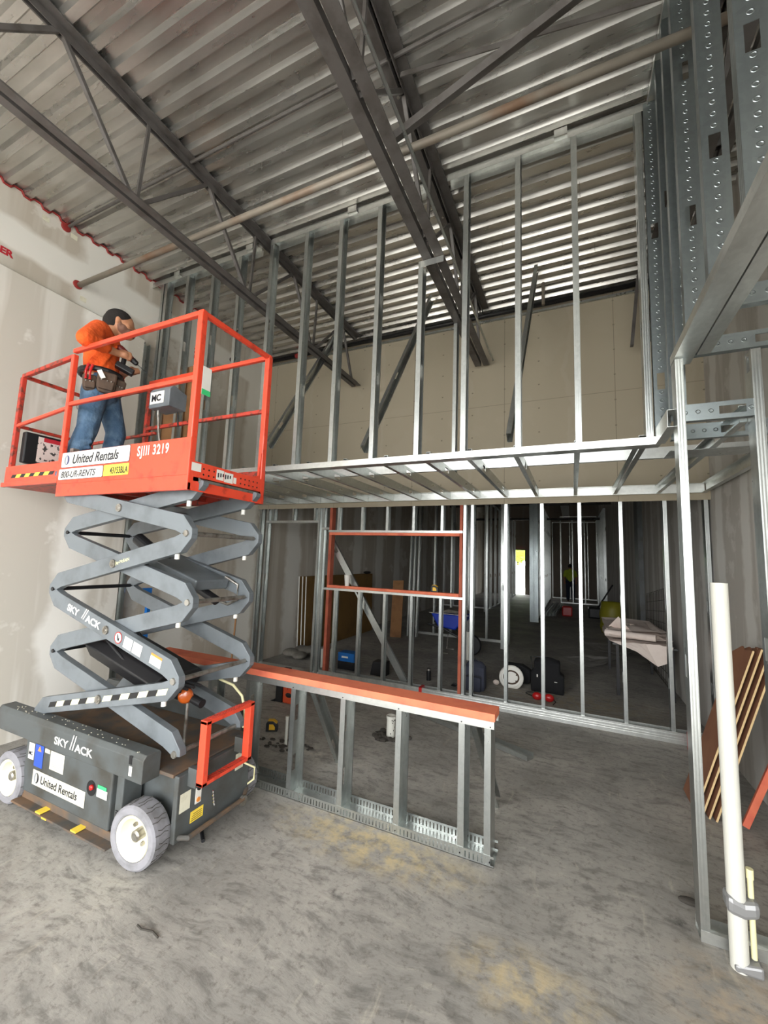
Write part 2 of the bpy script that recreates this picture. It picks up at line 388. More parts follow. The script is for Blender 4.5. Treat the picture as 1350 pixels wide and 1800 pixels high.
# red fire caulk following the flutes on the left wall
b = MB(); pts = []
for k in range(int(1.2/.1524), int(5.1/.1524)):
    y = k*.1524+.02
    pts += [(XL+.008, y, ZD-.012), (XL+.008, y+.045, ZD-.012), (XL+.008, y+.07, ZD+.022), (XL+.008, y+.13, ZD+.022)]
one(b.tube(pts, .010, 8), 'firestop_bead', 'caulk', 'wavy dark red bead of fire caulk where the roof deck meets the left wall', 'caulk')
text('ER', .085, 'redink', None, (XL+.002, 1.585, 4.32), (0, 1, 0), (0, 0, 1), 'stencil_lettering', bold=.004)
o = bpy.data.objects['stencil_lettering']; tag(o, 'red stencilled letters ER on the upper left wall', 'lettering')
text('AND\nOR\nBARRIER', .062, 'redink', None, (XL+.002, 3.66, 4.44), (0, 1, 0), (0, 0, 1), 'stencil_lettering', bold=.003)
tag([o for o in bpy.data.objects if o.name.startswith('stencil_lettering')][-1], 'stencilled warning words on the left wall half hidden behind the lift guardrail', 'lettering')
for k, y in enumerate((1.85, 2.1, 2.25)):
    z = (4.86, 4.86, 4.27)[k]
    one(MB().box(XL+.001, XL+.003, y, y+.06, z, z+.05), 'wall_sticker', 'decal_cream', ('small pale sticker high on the left wall, farthest left of three', 'small pale sticker on the left wall under the upper pipe end', 'small pale sticker on the left wall under the lower pipe end')[k], 'sticker')

# ------------------------------------------------------------------ steel roof joists
TN = [-3.5, -2.33, -1.17, 0, 1.13, 2.28, 3.5, 4.6]; BN = [-2.9, -1.75, -.6, .55, 1.67, 2.83, 3.93, 4.95]
def joist(x, label, wide):
    t = thing('roof_joist', label, 'joist', (x, 0, 4.2), 'open web steel joists under the deck')
    a = wide
    b = MB()
    for q in (-1, 1):
        x0, x1 = sorted((x+q*.012, x+q*(.012+a))); b.box(x0, x1, -3.8, 4.98, 4.955, 4.968); x0, x1 = sorted((x+q*.012, x+q*.018)); b.box(x0, x1, -3.8, 4.98, 4.90, 4.962)
    b.build('top_chord', 'primer', t)
    b = MB()
    for q in (-1, 1):
        x0, x1 = sorted((x+q*.014, x+q*(.014+a))); b.box(x0, x1, -3.8, 5.06, 4.23, 4.238); x0, x1 = sorted((x+q*.014, x+q*.021)); b.box(x0, x1, -3.8, 5.06, 4.236, 4.29)
    b.build('bottom_chord', 'primer', t)
    for k in range(len(TN)):
        MB().bar((x, TN[k], 4.92), (x, BN[k]-.03, 4.26), .03, .03, (1, 0, 0)).build('web_bar', 'primer', t, bevel=.004)
        if k+1 < len(TN):
            MB().bar((x, BN[k]+.04, 4.26), (x, TN[k+1]-.03, 4.92), .03, .03, (1, 0, 0)).build('web_bar', 'primer', t, bevel=.004)
            MB().bar((x, BN[k]+.01, 4.26), (x, BN[k]+.04, 4.92), .022, .022, (1, 0, 0)).build('vertical_strut', 'primer', t)
    for k in range(3):
        MB().cyl((x-.05, 1.2+k*1.1, 4.956), (x-.05, 1.2+k*1.1, 4.95), .011).build('weld_washer', 'steel', t)
    return t
joist(-2.87, 'dark grey open web roof joist nearest the left wall', .06)
j2 = joist(-1.02, 'dark grey open web roof joist running over the middle of the room', .075)
joist(.83, 'dark grey roof joist partly hidden behind the tall right hand studs', .06)
one(MB().tube([(-.875, YF+.3, 4.25), (-.875, 5.0, 4.25)], .011), 'conduit', 'galv', 'thin bright conduit strapped alongside the middle roof joist', 'conduit')
t = thing('cross_bracing', 'crossed dark angle bars between the middle roof joist and the right one', 'bracing', (-.1, 2.05, 4.3))
MB().bar((-.98, 2.0, 4.27), (.8, 1.97, 4.88), .045, .006, (0, 1, .2)).build('brace_bar', 'primer', t)
MB().bar((-.98, 2.03, 4.27), (.8, 2.0, 4.88), .006, .045, (0, 1, .2)).build('brace_bar', 'primer', t)
MB().bar((-.98, 2.13, 4.88), (.8, 2.13, 4.50), .035, .006, (0, 1, 0)).build('brace_bar', 'primer', t)
one(MB().tube([(XL+.01, 2.07, 4.952), (.8, 2.07, 4.952)], .014, 10), 'bridging_pipe', 'primer', 'thin dark bridging pipe running tight under the deck', 'pipe')
t = thing('bridging_pipe', 'brown rusty pipe crossing the joists at their bottom chords', 'pipe', (XL, 2.215, 4.415))
MB().tube([(XL+.01, 2.225, 4.415), (.83, 2.225, 4.415)], .026, 14).build('pipe', 'rustpipe', t, smooth=True)
for z, y in ((4.93, 2.05), (4.415, 2.215)):
    one(MB().lathe([(.02, 0), (.045, 0), (.04, .012), (.022, .016)], (XL+.001, y, z), (1, 0, 0)), 'pipe_seal', 'caulk', 'dark red caulk collar round the %s pipe end at the left wall' % ('upper' if z > 4.6 else 'lower'), 'caulk')
t = thing('sprinkler_pipe', 'long black pipe along the top of the beige rear wall', 'pipe', (-4, 5.05, 4.9))
MB().tube([(-4.55, 5.05, 4.90), (1.27, 5.05, 4.90)], .028, 14).build('pipe', 'blackpipe', t, smooth=True)
for x in (-4.0, -3.85): MB().cyl((x, 5.05, 4.9), (x+.06, 5.05, 4.9), .037).build('coupling', 'caulk', t)
one(MB().cyl((-.262, 4.72, 4.68), (-.262, 4.72, 4.95), .018), 'sprinkler_drop', 'rustpipe', 'short brown vertical pipe hanging near the rear wall', 'pipe')
one(MB().box(XL, XW, 5.085, 5.115, 4.835, 4.86), 'trim_1', 'galv', None, None)['kind'] = 'structure'
one(MB().cyl((XL+.001, 4.31, 4.59), (XL+.05, 4.31, 4.59), .04), 'pipe_end', 'blackpipe', 'black capped pipe end sticking out of the left wall behind the lift', 'pipe')

# ------------------------------------------------------------------ upper framed wall P1
Y1 = 3.0
t = thing('stud_wall', 'upper wall of bright metal studs from the soffit edge up to the roof deck', 'stud wall', (-2, Y1, 2.5))
def tr(name, x0, x1, y, z, up, par, dep=.096, leg=.05, m='track'):      # horizontal U track along X, web at z, legs up/down
    return prof(name, (x0, y+dep/2, z), (x1, y+dep/2, z), (0, 0, up), dep, leg, par, m, lip=0)
tr('bottom_track', XL, .52, Y1-.002, 2.50, 1, t)
for x0, x1 in ((XL, -2.97), (-2.77, -1.13), (-.91, .52)): tr('top_track', x0, x1, Y1-.002, 4.955, -1, t, leg=.065)
PX = [-4.42, -4.36, -4.0, -3.59, -3.2, -2.77, -2.335, -1.94, -1.535, -.75, -.345, .052, .462]
for x in PX: prof('stud', (x-.02, Y1+.047, 2.502), (x-.02, Y1+.047, 4.953), (1, 0, 0), .092, .04, t, 'galv', holes=(3.3-2.5, 1.55))
prof('stud', (-1.15, Y1+.047, 2.502), (-1.15, Y1+.047, 4.23), (1, 0, 0), .092, .04, t, 'galv', holes=(.8,))
MB().box(-1.13, -.93, Y1-.004, Y1-.001, 4.17, 4.225).build('clip_plate', 'track', t)
for x in (-1.86, -3.1, -4.2, -.08):
    b = MB(); b.box(x, x+.09, Y1-.03, Y1-.027, 4.91, 4.965); b.box(x, x+.09, Y1-.03, Y1+.0, 4.905, 4.91); b.build('clip_angle', 'track', t)
# kickers and the stub behind it
def kick(p0, p1, ey, label, wd=.092, f=.036):
    o = prof('brace_stud', p0, p1, ey, wd, f, None, 'galv', holes=(.35, 1.1)); return tag(o, label, 'brace')
kick((-.44, 3.12, 2.66), (-.33, 4.42, 4.93), (1, 0, 0), 'slanted metal brace behind the upper studs, rightmost')
kick((-1.68, 3.12, 2.67), (-1.55, 4.49, 4.93), (1, 0, 0), 'slanted metal brace behind the upper studs, middle one')
kick((-2.75, 3.12, 2.80), (-3.0, 4.7, 4.93), (1, 0, 0), 'slanted metal brace behind the upper studs, leftmost')
tag(prof('metal_stud', (-1.11, 4.04, 2.60), (-1.11, 4.04, 4.225), (1, 0, 0), .092, .036, None, 'galv'), 'upright stud standing alone behind the upper wall under the middle joist', 'stud')
t = thing('joist_brace', 'dark slanted bars hanging at the far right end behind the studs', 'brace', (.5, 4.9, 4.3))
MB().bar((.70, 4.9, 4.9), (.62, 4.9, 4.1), .05, .03).build('brace_bar', 'primer', t); MB().bar((.83, 4.8, 4.8), (.77, 4.85, 4.1), .05, .03).build('brace_bar', 'primer', t)

# ------------------------------------------------------------------ soffit between the upper wall and the lower wall
t = thing('soffit_frame', 'horizontal soffit frame of metal joists over the opening', 'soffit', (-2, 4, 2.5))
for k, x in enumerate([.85, .45, .06, -.35, -.70, -1.04, -1.42, -1.82, -2.22, -2.62, -3.02, -3.42, -3.82, -4.22]):
    y0 = 2.68 if x > .8 else Y1+.1
    prof('joist', (x, y0, 2.548), (x, 5.10, 2.548), (-1, 0, 0), .092, .036, t, 'galv', holes=(.5, 1.6))
prof('rear_track', (XL, 5.108, 2.548), (1.24, 5.108, 2.548), (0, -1, 0), .098, .045, t, 'track', lip=0)
prof('side_track', (1.25, 2.66, 2.548), (1.25, 5.10, 2.548), (-1, 0, 0), .098, .045, t, 'track', lip=0)
prof('strongback', (-4.5, 3.82, 2.642), (1.22, 3.82, 2.642), (0, 1, 0), .09, .036, t, 'track')
prof('edge_stiffener', (.49, 2.64, 2.548), (.49, 3.0, 2.548), (1, 0, 0), .098, .05, t, 'track', lip=0)

# ------------------------------------------------------------------ lower framed wall with opening
Y2 = 5.12
t = thing('stud_wall', 'lower stud wall with a red framed window opening and a doorway', 'stud wall', (-1.6, Y2, 0))
tr('head_track', XL, XW, Y2, 2.49, -1, t, leg=.035)
b = MB(); b.box(XL, XW, Y2-.0, Y2+.1, 0, .052); b.box(-3.3, XW, Y2-.012, Y2+.1, .052, .058); b.box(-3.3, XW, Y2-.014, Y2-.004, 0, .11)
for z in (.03, .052, .08): b.box(-1.95, XW, Y2-.019, Y2-.013, z, z+.008)
b.box(-3.3, XW, Y2+.095, Y2+.1, 0, .11); b.build('base_track', 'track', t)
MB().box(-1.79, -1.75, Y2-.0215, Y2+.1, -.0, .1125).build('red_tape', 'redplastic', t)
full = [-4.56, -4.42, -3.44, -3.36, -1.235, -1.14, -.73, -.32, .08, .487, .895, 1.25]
for x in full: prof('stud', (x-.018, Y2+.047, .055), (x-.018, Y2+.047, 2.49), (1, 0, 0), .092, .036, t, 'galv', holes=(.5, 1.3))
for x in (-4.31, -3.92, -3.52): prof('cripple_stud', (x-.018, Y2+.047, 2.25), (x-.018, Y2+.047, 2.49), (1, 0, 0), .092, .036, t, 'galv')
for x in (-3.1, -2.71, -2.32, -1.93, -1.535):
    prof('cripple_stud', (x-.018, Y2+.047, 2.10), (x-.018, Y2+.047, 2.49), (1, 0, 0), .092, .036, t, 'galv')
    prof('cripple_stud', (x-.018, Y2+.047, .055), (x-.018, Y2+.047, 1.25), (1, 0, 0), .092, .036, t, 'galv', holes=(.5,))
tr('door_header', -4.44, -3.45, Y2, 2.21, 1, t, leg=.035); tr('short_header', -3.38, -3.25, Y2, 2.11, 1, t, leg=.03)
tr('window_head_track', -3.26, -1.26, Y2-.003, 2.07, 1, t, leg=.03); tr('window_sill_track', -3.30, -1.24, Y2-.003, 1.265, -1, t, leg=.03)
MB().box(-3.24, -1.3, Y2-.004, Y2+.095, 2.03, 2.068).build('window_head', 'frt', t, bevel=.003)
MB().box(-3.24, -1.3, Y2-.004, Y2+.095, 1.267, 1.305).build('window_sill', 'frt', t, bevel=.003)
MB().box(-3.25, -3.205, Y2+.002, Y2+.1, .06, 2.48).build('window_jamb', 'frt_dark', t, bevel=.002)
MB().box(-1.30, -1.262, Y2+.002, Y2+.1, .06, 2.48).build('window_jamb', 'frt_dark', t, bevel=.002)
kick((-3.40, Y2+.13, 2.12), (-2.06, Y2+.17, .08), (0, 1, 0), 'long slanted stud braced across behind the window opening', .092)

# ------------------------------------------------------------------ right hand framing: post, side header, tall studs
XP, YP = .52, 2.562
t = thing('stud_wall', 'tall right hand framing with a corner post and a header overhead carrying deep studs', 'stud wall', (XP, YP, 0))
prof('corner_post', (XP+.001, YP+.047, .03), (XP+.001, YP+.047, 2.85), (1, 0, 0), .094, .037, t, 'galv', holes=(1.2,))
prof('base_track', (XP, YP+.048, .001), (XW-.01, YP+.048, .001), (0, 0, 1), .098, .05, t, 'track', lip=0)
prof('post', (.842, YP+.047, .05), (.842, YP+.047, 2.85), (1, 0, 0), .092, .04, t, 'galv', holes=(2.75, 1.3))
prof('crosspiece', (.557, YP+.003, 2.545), (.842, YP+.003, 2.545), (0, 1, 0), .09, .036, t, 'galv_web', holes=(.20,))
prof('crosspiece', (.56, 2.93, 2.545), (1.22, 2.93, 2.545), (0, 1, 0), .09, .036, t, 'galv_web', holes=(.3,))
MB().box(.6, 1.2, 3.2, 3.42, 2.497, 2.4995).build('sheet_strip', 'galv', t)
prof('head', (.60, YP+.003, 2.905), (XW-.01, YP+.003, 2.905), (0, 1, 0), .09, .036, t, 'galv_web', holes=(.32,))
prof('header_track', (XP+.045, -3.8, 2.857), (XP+.045, YP+.1, 2.857), (0, 0, 1), .092, .05, t, 'track', lip=0)
prof('header_track', (XP+.128, -3.8, 2.857), (XP+.128, YP+.0, 2.857), (0, 0, 1), .06, .04, t, 'track', lip=0)
for y in (2.12, 1.70, 1.28, .86): prof('crosspiece', (.66, y, 2.905), (XW-.01, y, 2.905), (0, 1, 0), .09, .036, t, 'galv_web', holes=(.3,))
for y in (2.52, 2.31, 1.93, 1.54, 1.13, .73, .32, -.1):
    prof('stud', (XP+.045, y, 2.86), (XP+.045, y, 4.94), (0, 1, 0), .092, .042, t, 'galv_web', holes=(.62, 1.45))
prof('top_track', (XP+.045, -3.8, 4.96), (XP+.045, 3.05, 4.96), (0, 0, -1), .096, .05, t, 'track', lip=0)
prof('stud', (XP+.012, Y1-.004, 2.56), (XP+.012, Y1-.004, 4.94), (0, 1, 0), .08, .04, t, 'galv_web', holes=(.35, 1.4))
prof('stud', (XP+.045, 2.74, 2.56), (XP+.045, 2.74, 4.94), (0, 1, 0), .08, .04, t, 'galv_web', holes=(.35, 1.4))
for i, (y, z) in enumerate(((1.62, 3.08), (1.99, 3.4), (1.62, 3.5))):
    one(MB().box(XW-.02, XW-.001, y-.05, y+.04, z, z+.06), 'caulk_patch', 'caulk', 'dark red caulk patch on the right wall seen through the tall studs, %s one' % ('lowest', 'middle', 'highest')[i], 'caulk', 'caulk patches on the right wall')
# furring stud closing the end of the thicker lower left wall
tag(prof('metal_stud', (-4.575, 2.945, 0), (-4.575, 2.945, 4.13), (1, 0, 0), .08, .07, None, 'galv', holes=(3.9, 2.9)), 'furring stud at the end of the thick lower left wall', 'stud')
t = thing('plywood_backing', 'brown plywood panel fixed behind the left studs near the lift', 'plywood', (-4.0, 3.2, 2.7))
MB().box(-4.36, -4.13, 3.115, 3.133, 2.66, 3.62).build('panel', 'plywood', t); MB().box(-4.11, -3.70, 3.115, 3.133, 2.66, 3.83).build('panel', 'plywood', t)

# ------------------------------------------------------------------ knee wall with red wood cap
YK = 2.575
t = thing('knee_wall', 'low knee wall of metal studs with a red wooden cap on slotted track', 'knee wall', (-1.9, YK, 0))
def slotted(x0, x1, y, z0, z1, t_):
    b = MB(); b.box(x0, x1, y, y+.002, z0, z0+.010); b.box(x0, x1, y, y+.002, z1-.014, z1); x = x0
    while x < x1-.02: b.box(x, min(x+.016, x1), y, y+.002, z0+.010, z1-.014); x += .024
    return b
slotted(-3.3, -.43, YK-.003, 0, .058, t).build('track_front_flange', 'galv', t)
slotted(-3.3, -.43, YK+.152, 0, .058, t).build('track_back_flange', 'galv', t)
MB().box(-3.3, -.43, YK-.003, YK+.153, 0, .003).build('track_base', 'galv', t)
prof('top_track', (-3.38, YK+.075, .786), (-.43, YK+.075, .786), (0, 0, -1), .156, .042, t, 'track', lip=0)
MB().box(-3.40, -.425, YK-.006, YK+.152, .787, .832).build('wood_cap', 'frt', t, bevel=.003)
for x in (-3.1, -2.7, -2.30, -1.872, -1.453, -1.036, -.624, -.467):
    prof('stud', (x+.018 if x > -.5 else x-.018, YK+.075, .004), (x+.018 if x > -.5 else x-.018, YK+.075, .784), (-1 if x > -.5 else 1, 0, 0), .15, .038, t, 'galv', holes=(.55, .2) if x < -1.2 else ())
b = MB()
for x in (-1.872, -1.453, -1.036, -.624, -.452):
    for z in (.755, .025): b.cyl((x, YK-.002, z), (x, YK-.007, z), .004, seg=8)
b.build('screw_heads', 'black', t)['kind'] = 'stuff'
for x, xb in ((-1.80, -1.84), (-.60, -.53)):
    prof('kicker', (x, YK+.14, .74), (xb, 3.22, .004), (1, 0, 0), .092, .036, t, 'galv', holes=(.15, .7))

# ------------------------------------------------------------------ scissor lift
lift = thing('scissor_lift', 'red and grey electric scissor lift raised to about two metres with guard rails', 'scissor lift', (-2.83, 2.0, 0))
Y0L, Y1L = 1.62, 2.42
ch = MB()
ch.box(-3.6, -2.06, 1.80, 2.26, .10, .44); ch.box(-3.66, -2.04, 1.84, 2.22, .30, .46)
ch = ch.build('chassis', 'greydark', lift, bevel=.006)
MB().box(-3.68, -2.04, 1.735, 2.36, .455, .475).build('chassis_top', 'rusty', lift, bevel=.004)
for y0, y1 in ((1.625, 1.735), (2.36, 2.43)):
    b = MB().prism([(y0, .445), (y0, .565), (y0+.02, .59), (y1-.01, .59), (y1, .575), (y1, .445)], -3.70, -2.15, 'X')
    o = b.build('side_beam', 'greydark', lift, bevel=.004)
    if y0 < 2:
        text('SKY', .062, 'white', o, (-2.985, y0-.002, .487), (1, 0, 0), (0, 0, 1), sx=1.35, bold=.0014)
        text('ACK', .062, 'white', o, (-2.765, y0-.002, .487), (1, 0, 0), (0, 0, 1), sx=1.35, bold=.0014)
        b = MB()
        for x in (-2.80, -2.775): b.prism([(x-.02, .487), (x-.010, .487), (x+.018, .575), (x+.010, .575)], y0-.0026, y0-.0014, 'Y')
        b.build('logo_slashes', 'white', o)
        MB().box(-2.26, -2.235, y0-.001, y0, .47, .52).build('sticker', 'white', o)
        MB().box(-2.265, -2.24, y0-.0014, y0, .53, .575).build('black_mark', 'black', o)
        b = MB()
        for k in range(46): x = -3.6+1.4*random.random(); y = 1.64+.08*random.random(); b.box(x, x+.006, y, y+.004, .589, .5915)
        b.build('paint_spatter', 'decal_cream', o)['kind'] = 'stuff'
# side door with decals
hd = MB().box(-3.33, -2.42, 1.645, 1.80, .12, .44).build('battery_door', 'greydark', lift, bevel=.008)
yd = 1.643
MB().box(-3.21, -2.65, yd-.001, yd, .185, .275).build('sign_plate', 'decal_cream', hd, bevel=.0)
def ur_logo(par, x, z, r, y, m='navy'):
    b = MB()
    a = [(x+r*.86*math.sin(t), z+r*math.cos(t)) for t in [PI*i/12 for i in range(13)]]+[(x+.30*r*math.sin(t), z+r*.8*math.cos(t)) for t in [PI*(12-i)/12 for i in range(13)]]
    b.prism(a, y-.0006, y, 'Y'); b.build('logo', m, par)
    b = MB(); a = [(x-r*.86*math.sin(t), z+r*math.cos(t)) for t in [PI*i/12 for i in range(13)]]+[(x-.30*r*math.sin(t), z+r*.8*math.cos(t)) for t in [PI*(12-i)/12 for i in range(13)]]
    b.prism(a, y-.0006, y, 'Y'); b.build('logo', 'greyink', par)
ur_logo(hd, -3.165, .23, .032, yd-.0012, 'ink')
text('United Rentals', .066, 'ink', hd, (-3.12, yd-.0018, .208), (1, 0, 0), (0, 0, 1), sx=1.0, shear=.1, bold=.0008)
MB().box(-3.29, -3.225, yd-.001, yd, .325, .425).build('sticker', 'white', hd)
text('MC', .03, 'ink', hd, (-3.285, yd-.0018, .352), (1, 0, 0), (0, 0, 1), bold=.001)
MB().box(-3.215, -3.12, yd-.001, yd, .295, .43).build('sticker', 'blue', hd)
MB().prism([(-3.185, .392), (-3.145, .392), (-3.165, .425)], yd-.0016, yd-.001, 'Y').build('warning_triangle', 'orange_label', hd)
MB().box(-3.04, -2.89, yd-.001, yd, .315, .425).build('sticker', 'decal_cream', hd)
b = MB()
for k in range(9): b.box(-3.025, -2.905-.02*(k % 2), yd-.0016, yd-.001, .326+.011*k, .3285+.011*k)
b.build('small_print', 'greyink', hd)['kind'] = 'stuff'
MB().box(-3.105, -3.05, yd-.001, yd, .40, .425).build('sticker', 'decal_cream', hd)
MB().lathe([(.0, 0), (.042, 0), (.042, .0015), (.0, .0015)], (-2.60, yd, .31), (0, -1, 0)).build('switch_recess', 'black', hd)
MB().lathe([(.0, 0), (.016, 0), (.014, .014), (.0, .016)], (-2.588, yd, .32), (0, -1, 0), 16).build('emergency_button', 'redplastic', hd, smooth=True)
MB().box(-2.545, -2.45, yd-.001, yd, .28, .325).build('sticker', 'white', hd); MB().box(-2.54, -2.46, yd-.0014, yd, .325, .345).build('sticker', 'green', hd)
# pothole guard along the bottom
g = MB(); g.box(-3.34, -2.36, 1.60, 1.66, .06, .072); g.box(-3.34, -2.36, 1.655, 1.665, .06, .115)
g = g.build('pothole_guard', 'rusty', lift, bevel=.003)
for x, z in ((-3.05, .085), (-2.98, .07), (-2.68, .085)): MB().box(x, x+.05, 1.598, 1.656, z-.008, z).build('yellow_tape', 'yellow', g)
MB().box(-2.40, -2.34, 1.66, 1.78, .09, .43).build('step_box', 'greydark', lift, bevel=.006)
b = MB()
for k in range(4): b.box(-2.385, -2.36, 1.657, 1.66, .2+.012*k, .205+.012*k)
b.build('vent_slots', 'black', lift)
# wheels
def wheel(x, y, side, steer=0):
    c = Vector((x, y, .165)); ax = Matrix.Rotation(steer, 3, 'Z') @ Vector((0, side, 0))
    tr_ = MB().lathe([(.11, -.058), (.152, -.058), (.163, -.048), (.165, -.03), (.165, .03), (.163, .048), (.152, .058), (.125, .060), (.118, .056), (.11, .04), (.11, -.058)], c, ax, 48, False).build('tire', 'tire', lift, smooth=False)
    b = MB(); q = ax.to_track_quat('Z', 'Y').to_matrix()
    for k in range(16):
        a = 2*PI*k/16
        for s_, off in ((-1, 0), (1, PI/16)):
            pts = []
            for j, (u, dv) in enumerate(((-.03, 0), (-.008, .06), (.02, .03), (.05, .07))):
                t = a+off+dv*s_; pts.append(c+q @ Vector((.1655*math.cos(t), .1655*math.sin(t), s_*u)))
            b.tube(pts, .0022, 5)
    b.build('tread_grooves', 'tread', tr_)
    rim = MB().lathe([(.0, -.012), (.070, -.012), (.082, .010), (.096, .046), (.112, .056), (.114, .05), (.10, -.02), (.0, -.02)], c, ax, 40).build('rim', 'cream', lift, smooth=False)
    MB().lathe([(.0, .0), (.03, .0), (.03, .045), (.02, .052), (.0, .052)], c-ax*.012, ax, 20).build('hub', 'steel', rim)
    b = MB()
    for k in range(5): a = 2*PI*k/5; p = c+q @ Vector((.055*math.cos(a), .055*math.sin(a), -.012)); b.cyl(p, p+ax*.016, .011, seg=6)
    b.build('wheel_nuts', 'steel', rim)
wheel(-2.19, 1.68, -1, .10); wheel(-3.47, 1.68, -1); wheel(-2.19, 2.365, 1, .10); wheel(-3.47, 2.365, 1)
# end plate, decals, steering link
ep = MB().box(-2.035, -2.0, 1.74, 2.30, .12, .47).build('end_plate', 'greydark', lift, bevel=.006)
xe = -1.999
MB().box(xe-.001, xe, 1.76, 1.83, .27, .37).build('sticker', 'decal_cream', ep); MB().box(xe-.001, xe, 1.84, 1.93, .18, .24).build('sticker', 'yellow', ep)
b = MB()
for k in range(4): b.box(xe, xe+.0006, 1.845+.004*k, 1.92, .188+.011*k, .191+.011*k)
b.build('small_print', 'ink', ep)['kind'] = 'stuff'
MB().box(xe-.001, xe+.002, 1.865, 1.905, .27, .40).build('socket_plate', 'white', ep); MB().cyl((xe, 1.885, .355), (xe+.008, 1.885, .355), .015).build('socket', 'black', ep); MB().cyl((xe, 1.885, .29), (xe+.006, 1.885, .29), .013).build('socket', 'orange_label', ep)
MB().box(xe-.001, xe, 2.17, 2.24, .32, .42).build('sticker', 'decal_cream', ep)
MB().tube([(-2.02, 1.76, .145), (-1.96, 1.80, .14), (-1.96, 2.22, .14), (-2.0, 2.29, .16)], .014).build('steering_link', 'rusty', lift)
MB().lathe([(.0, 0), (.03, 0), (.03, .02), (.0, .02)], (-1.97, 2.22, .13), (1, 0, 0)).build('link_joint', 'steel', lift)
lk = MB(); 
for k in range(5): lk.ball((-1.97, 1.965+.004*k, .30-.02*k), .009, 1, .6, 1.3, 1)
lk.build('chain', 'chrome', lift)
# red folding step at the end
st = MB(); st.box(-1.935, -1.885, 1.80, 1.835, .415, .765); st.box(-1.935, -1.885, 2.15, 2.185, .415, .765); st.box(-1.935, -1.885, 1.80, 2.185, .415, .435); st.box(-1.935, -1.885, 1.80, 2.185, .745, .768)
st = st.build('entry_step', 'red', lift, bevel=.003)
b = MB()
for z in (.4355, .7685):
    for k in range(22): b.box(-1.933, -1.888, 1.84+.0145*k, 1.845+.0145*k, z-.001, z+.0015)
b.build('tread_teeth', 'red_worn', st)['kind'] = 'stuff'
MB().box(-2.0, -1.935, 1.80, 1.83, .40, .50).build('step_bracket', 'greydark', lift); MB().box(-2.0, -1.935, 2.15, 2.18, .45, .54).build('step_bracket', 'greydark', lift)
MB().tube([(-2.0, 2.25, .34), (-1.95, 2.30, .30), (-1.96, 2.31, .22), (-2.02, 2.30, .17)], .006).build('cable', 'pvcy', lift)
# scissor arms
XLn, XRn = -3.35, -2.06; ZN = [2.15, 1.825, 1.42, .985, .575]
def arm(xt, zt, xb, zb, y0, y1, name='scissor_arm'):
    """box beam from upper node (xt, zt) to lower node (xb, zb)"""
    o = .052; h = .052; a = Vector((xt, zt-o)); c = Vector((xb, zb+o)); d = (c-a).normalized(); n = Vector((-d.y, d.x)); n = n if n.y > 0 else -n
    s = 1 if xb > xt else -1
    p = [(xt-s*.045, zt-.004), (xt+s*.01, zt+.012), a+n*h+d*.09, c+n*h-d*.05, (xb+s*.042, zb+.03), (xb+s*.045, zb-.004), (xb-s*.01, zb-.014), c-n*h-d*.09, a-n*h+d*.05, (xt-s*.042, zt-.03)]
    return MB().prism([tuple(q) for q in p], y0, y1, 'Y').build(name, 'grey', lift, bevel=.003)
outer = []
for k in range(4):
    zt, zb = ZN[k], ZN[k+1]
    L2R = (XLn, XRn); ox = L2R if k % 2 == 0 else L2R[::-1]; ix = ox[::-1]
    for y0, y1, pos in ((1.695, 1.74, ox), (1.745, 1.79, ix), (2.255, 2.30, ox), (2.205, 2.25, ix)):
        a = arm(pos[0], zt, pos[1], zb, y0, y1)
        if y0 == 1.695: outer.append(a)
        s = 1
    xc, zc = (XLn+XRn)/2, (zt+zb)/2
    MB().lathe([(.0, .012), (.014, .012), (.016, .009), (.026, .009), (.028, .0), (.0, .0)], (xc, 1.694, zc), (0, -1, 0), 20).build('pivot_pin', 'steel', outer[-1])
    MB().cyl((xc, 1.79, zc), (xc, 2.205, zc), .022).build('cross_tube', 'grey', lift)
for k, z in enumerate(ZN):
    for x in (XLn, XRn):
        e = 0 if (x > -3) == (k % 2 == 1) else .05
        MB().cyl((x, 1.69+e, z), (x, 2.305-e, z), .014).build('node_pin', 'steel' if x > -3 else 'black', lift)
        if x > -3: MB().lathe([(.0, .008), (.018, .008), (.021, .0), (.0, .0)], (x, 1.695+e, z), (0, -1, 0), 16).build('pin_cap', 'steel', lift)
for z, ya, yb in ((2.095, 1.77, 2.23), (1.77, 1.72, 2.275), (1.365, 1.77, 2.23), (.93, 1.72, 2.275)):
    for y in (ya, yb): MB().cyl((XRn-.09, y, z-.065), (XRn-.09, y, z-.10), .014).build('bumper_pad', 'white', lift)
# hazard tape and decals on the arms
dA = Vector((XLn-XRn, 0, ZN[4]-ZN[3]-0)); 
def on_arm(k, t, dz=0):   # point on outer arm k; t from the left end to the right end
    zt, zb = ZN[k]-.052, ZN[k+1]+.052
    zl, zr = (zt, zb) if k % 2 == 0 else (zb, zt)
    return Vector((XLn+(XRn-XLn)*t, 1.6935, zl+(zr-zl)*t+dz))
def adir(k): return (on_arm(k, 1)-on_arm(k, 0)).normalized()
for i in range(14):
    t0 = .10+.062*i
    if .47 < t0 < .53: continue
    d = adir(3); u = Vector((0, 1, 0)).cross(d)*-1; p = on_arm(3, t0); q = on_arm(3, t0+.062); sk = d*.012
    b = MB().poly([p-u*.016-sk, q-u*.016-sk, q+u*.016+sk, p+u*.016+sk, p-u*.016-sk+Vector((0, .001, 0)), q-u*.016-sk+Vector((0, .001, 0)), q+u*.016+sk+Vector((0, .001, 0)), p+u*.016+sk+Vector((0, .001, 0))], ((0, 1, 2, 3), (7, 6, 5, 4), (0, 4, 5, 1), (2, 6, 7, 3), (1, 5, 6, 2), (0, 3, 7, 4)))
    b.build('hazard_stripe', 'hazard' if i % 2 else 'black', outer[3])
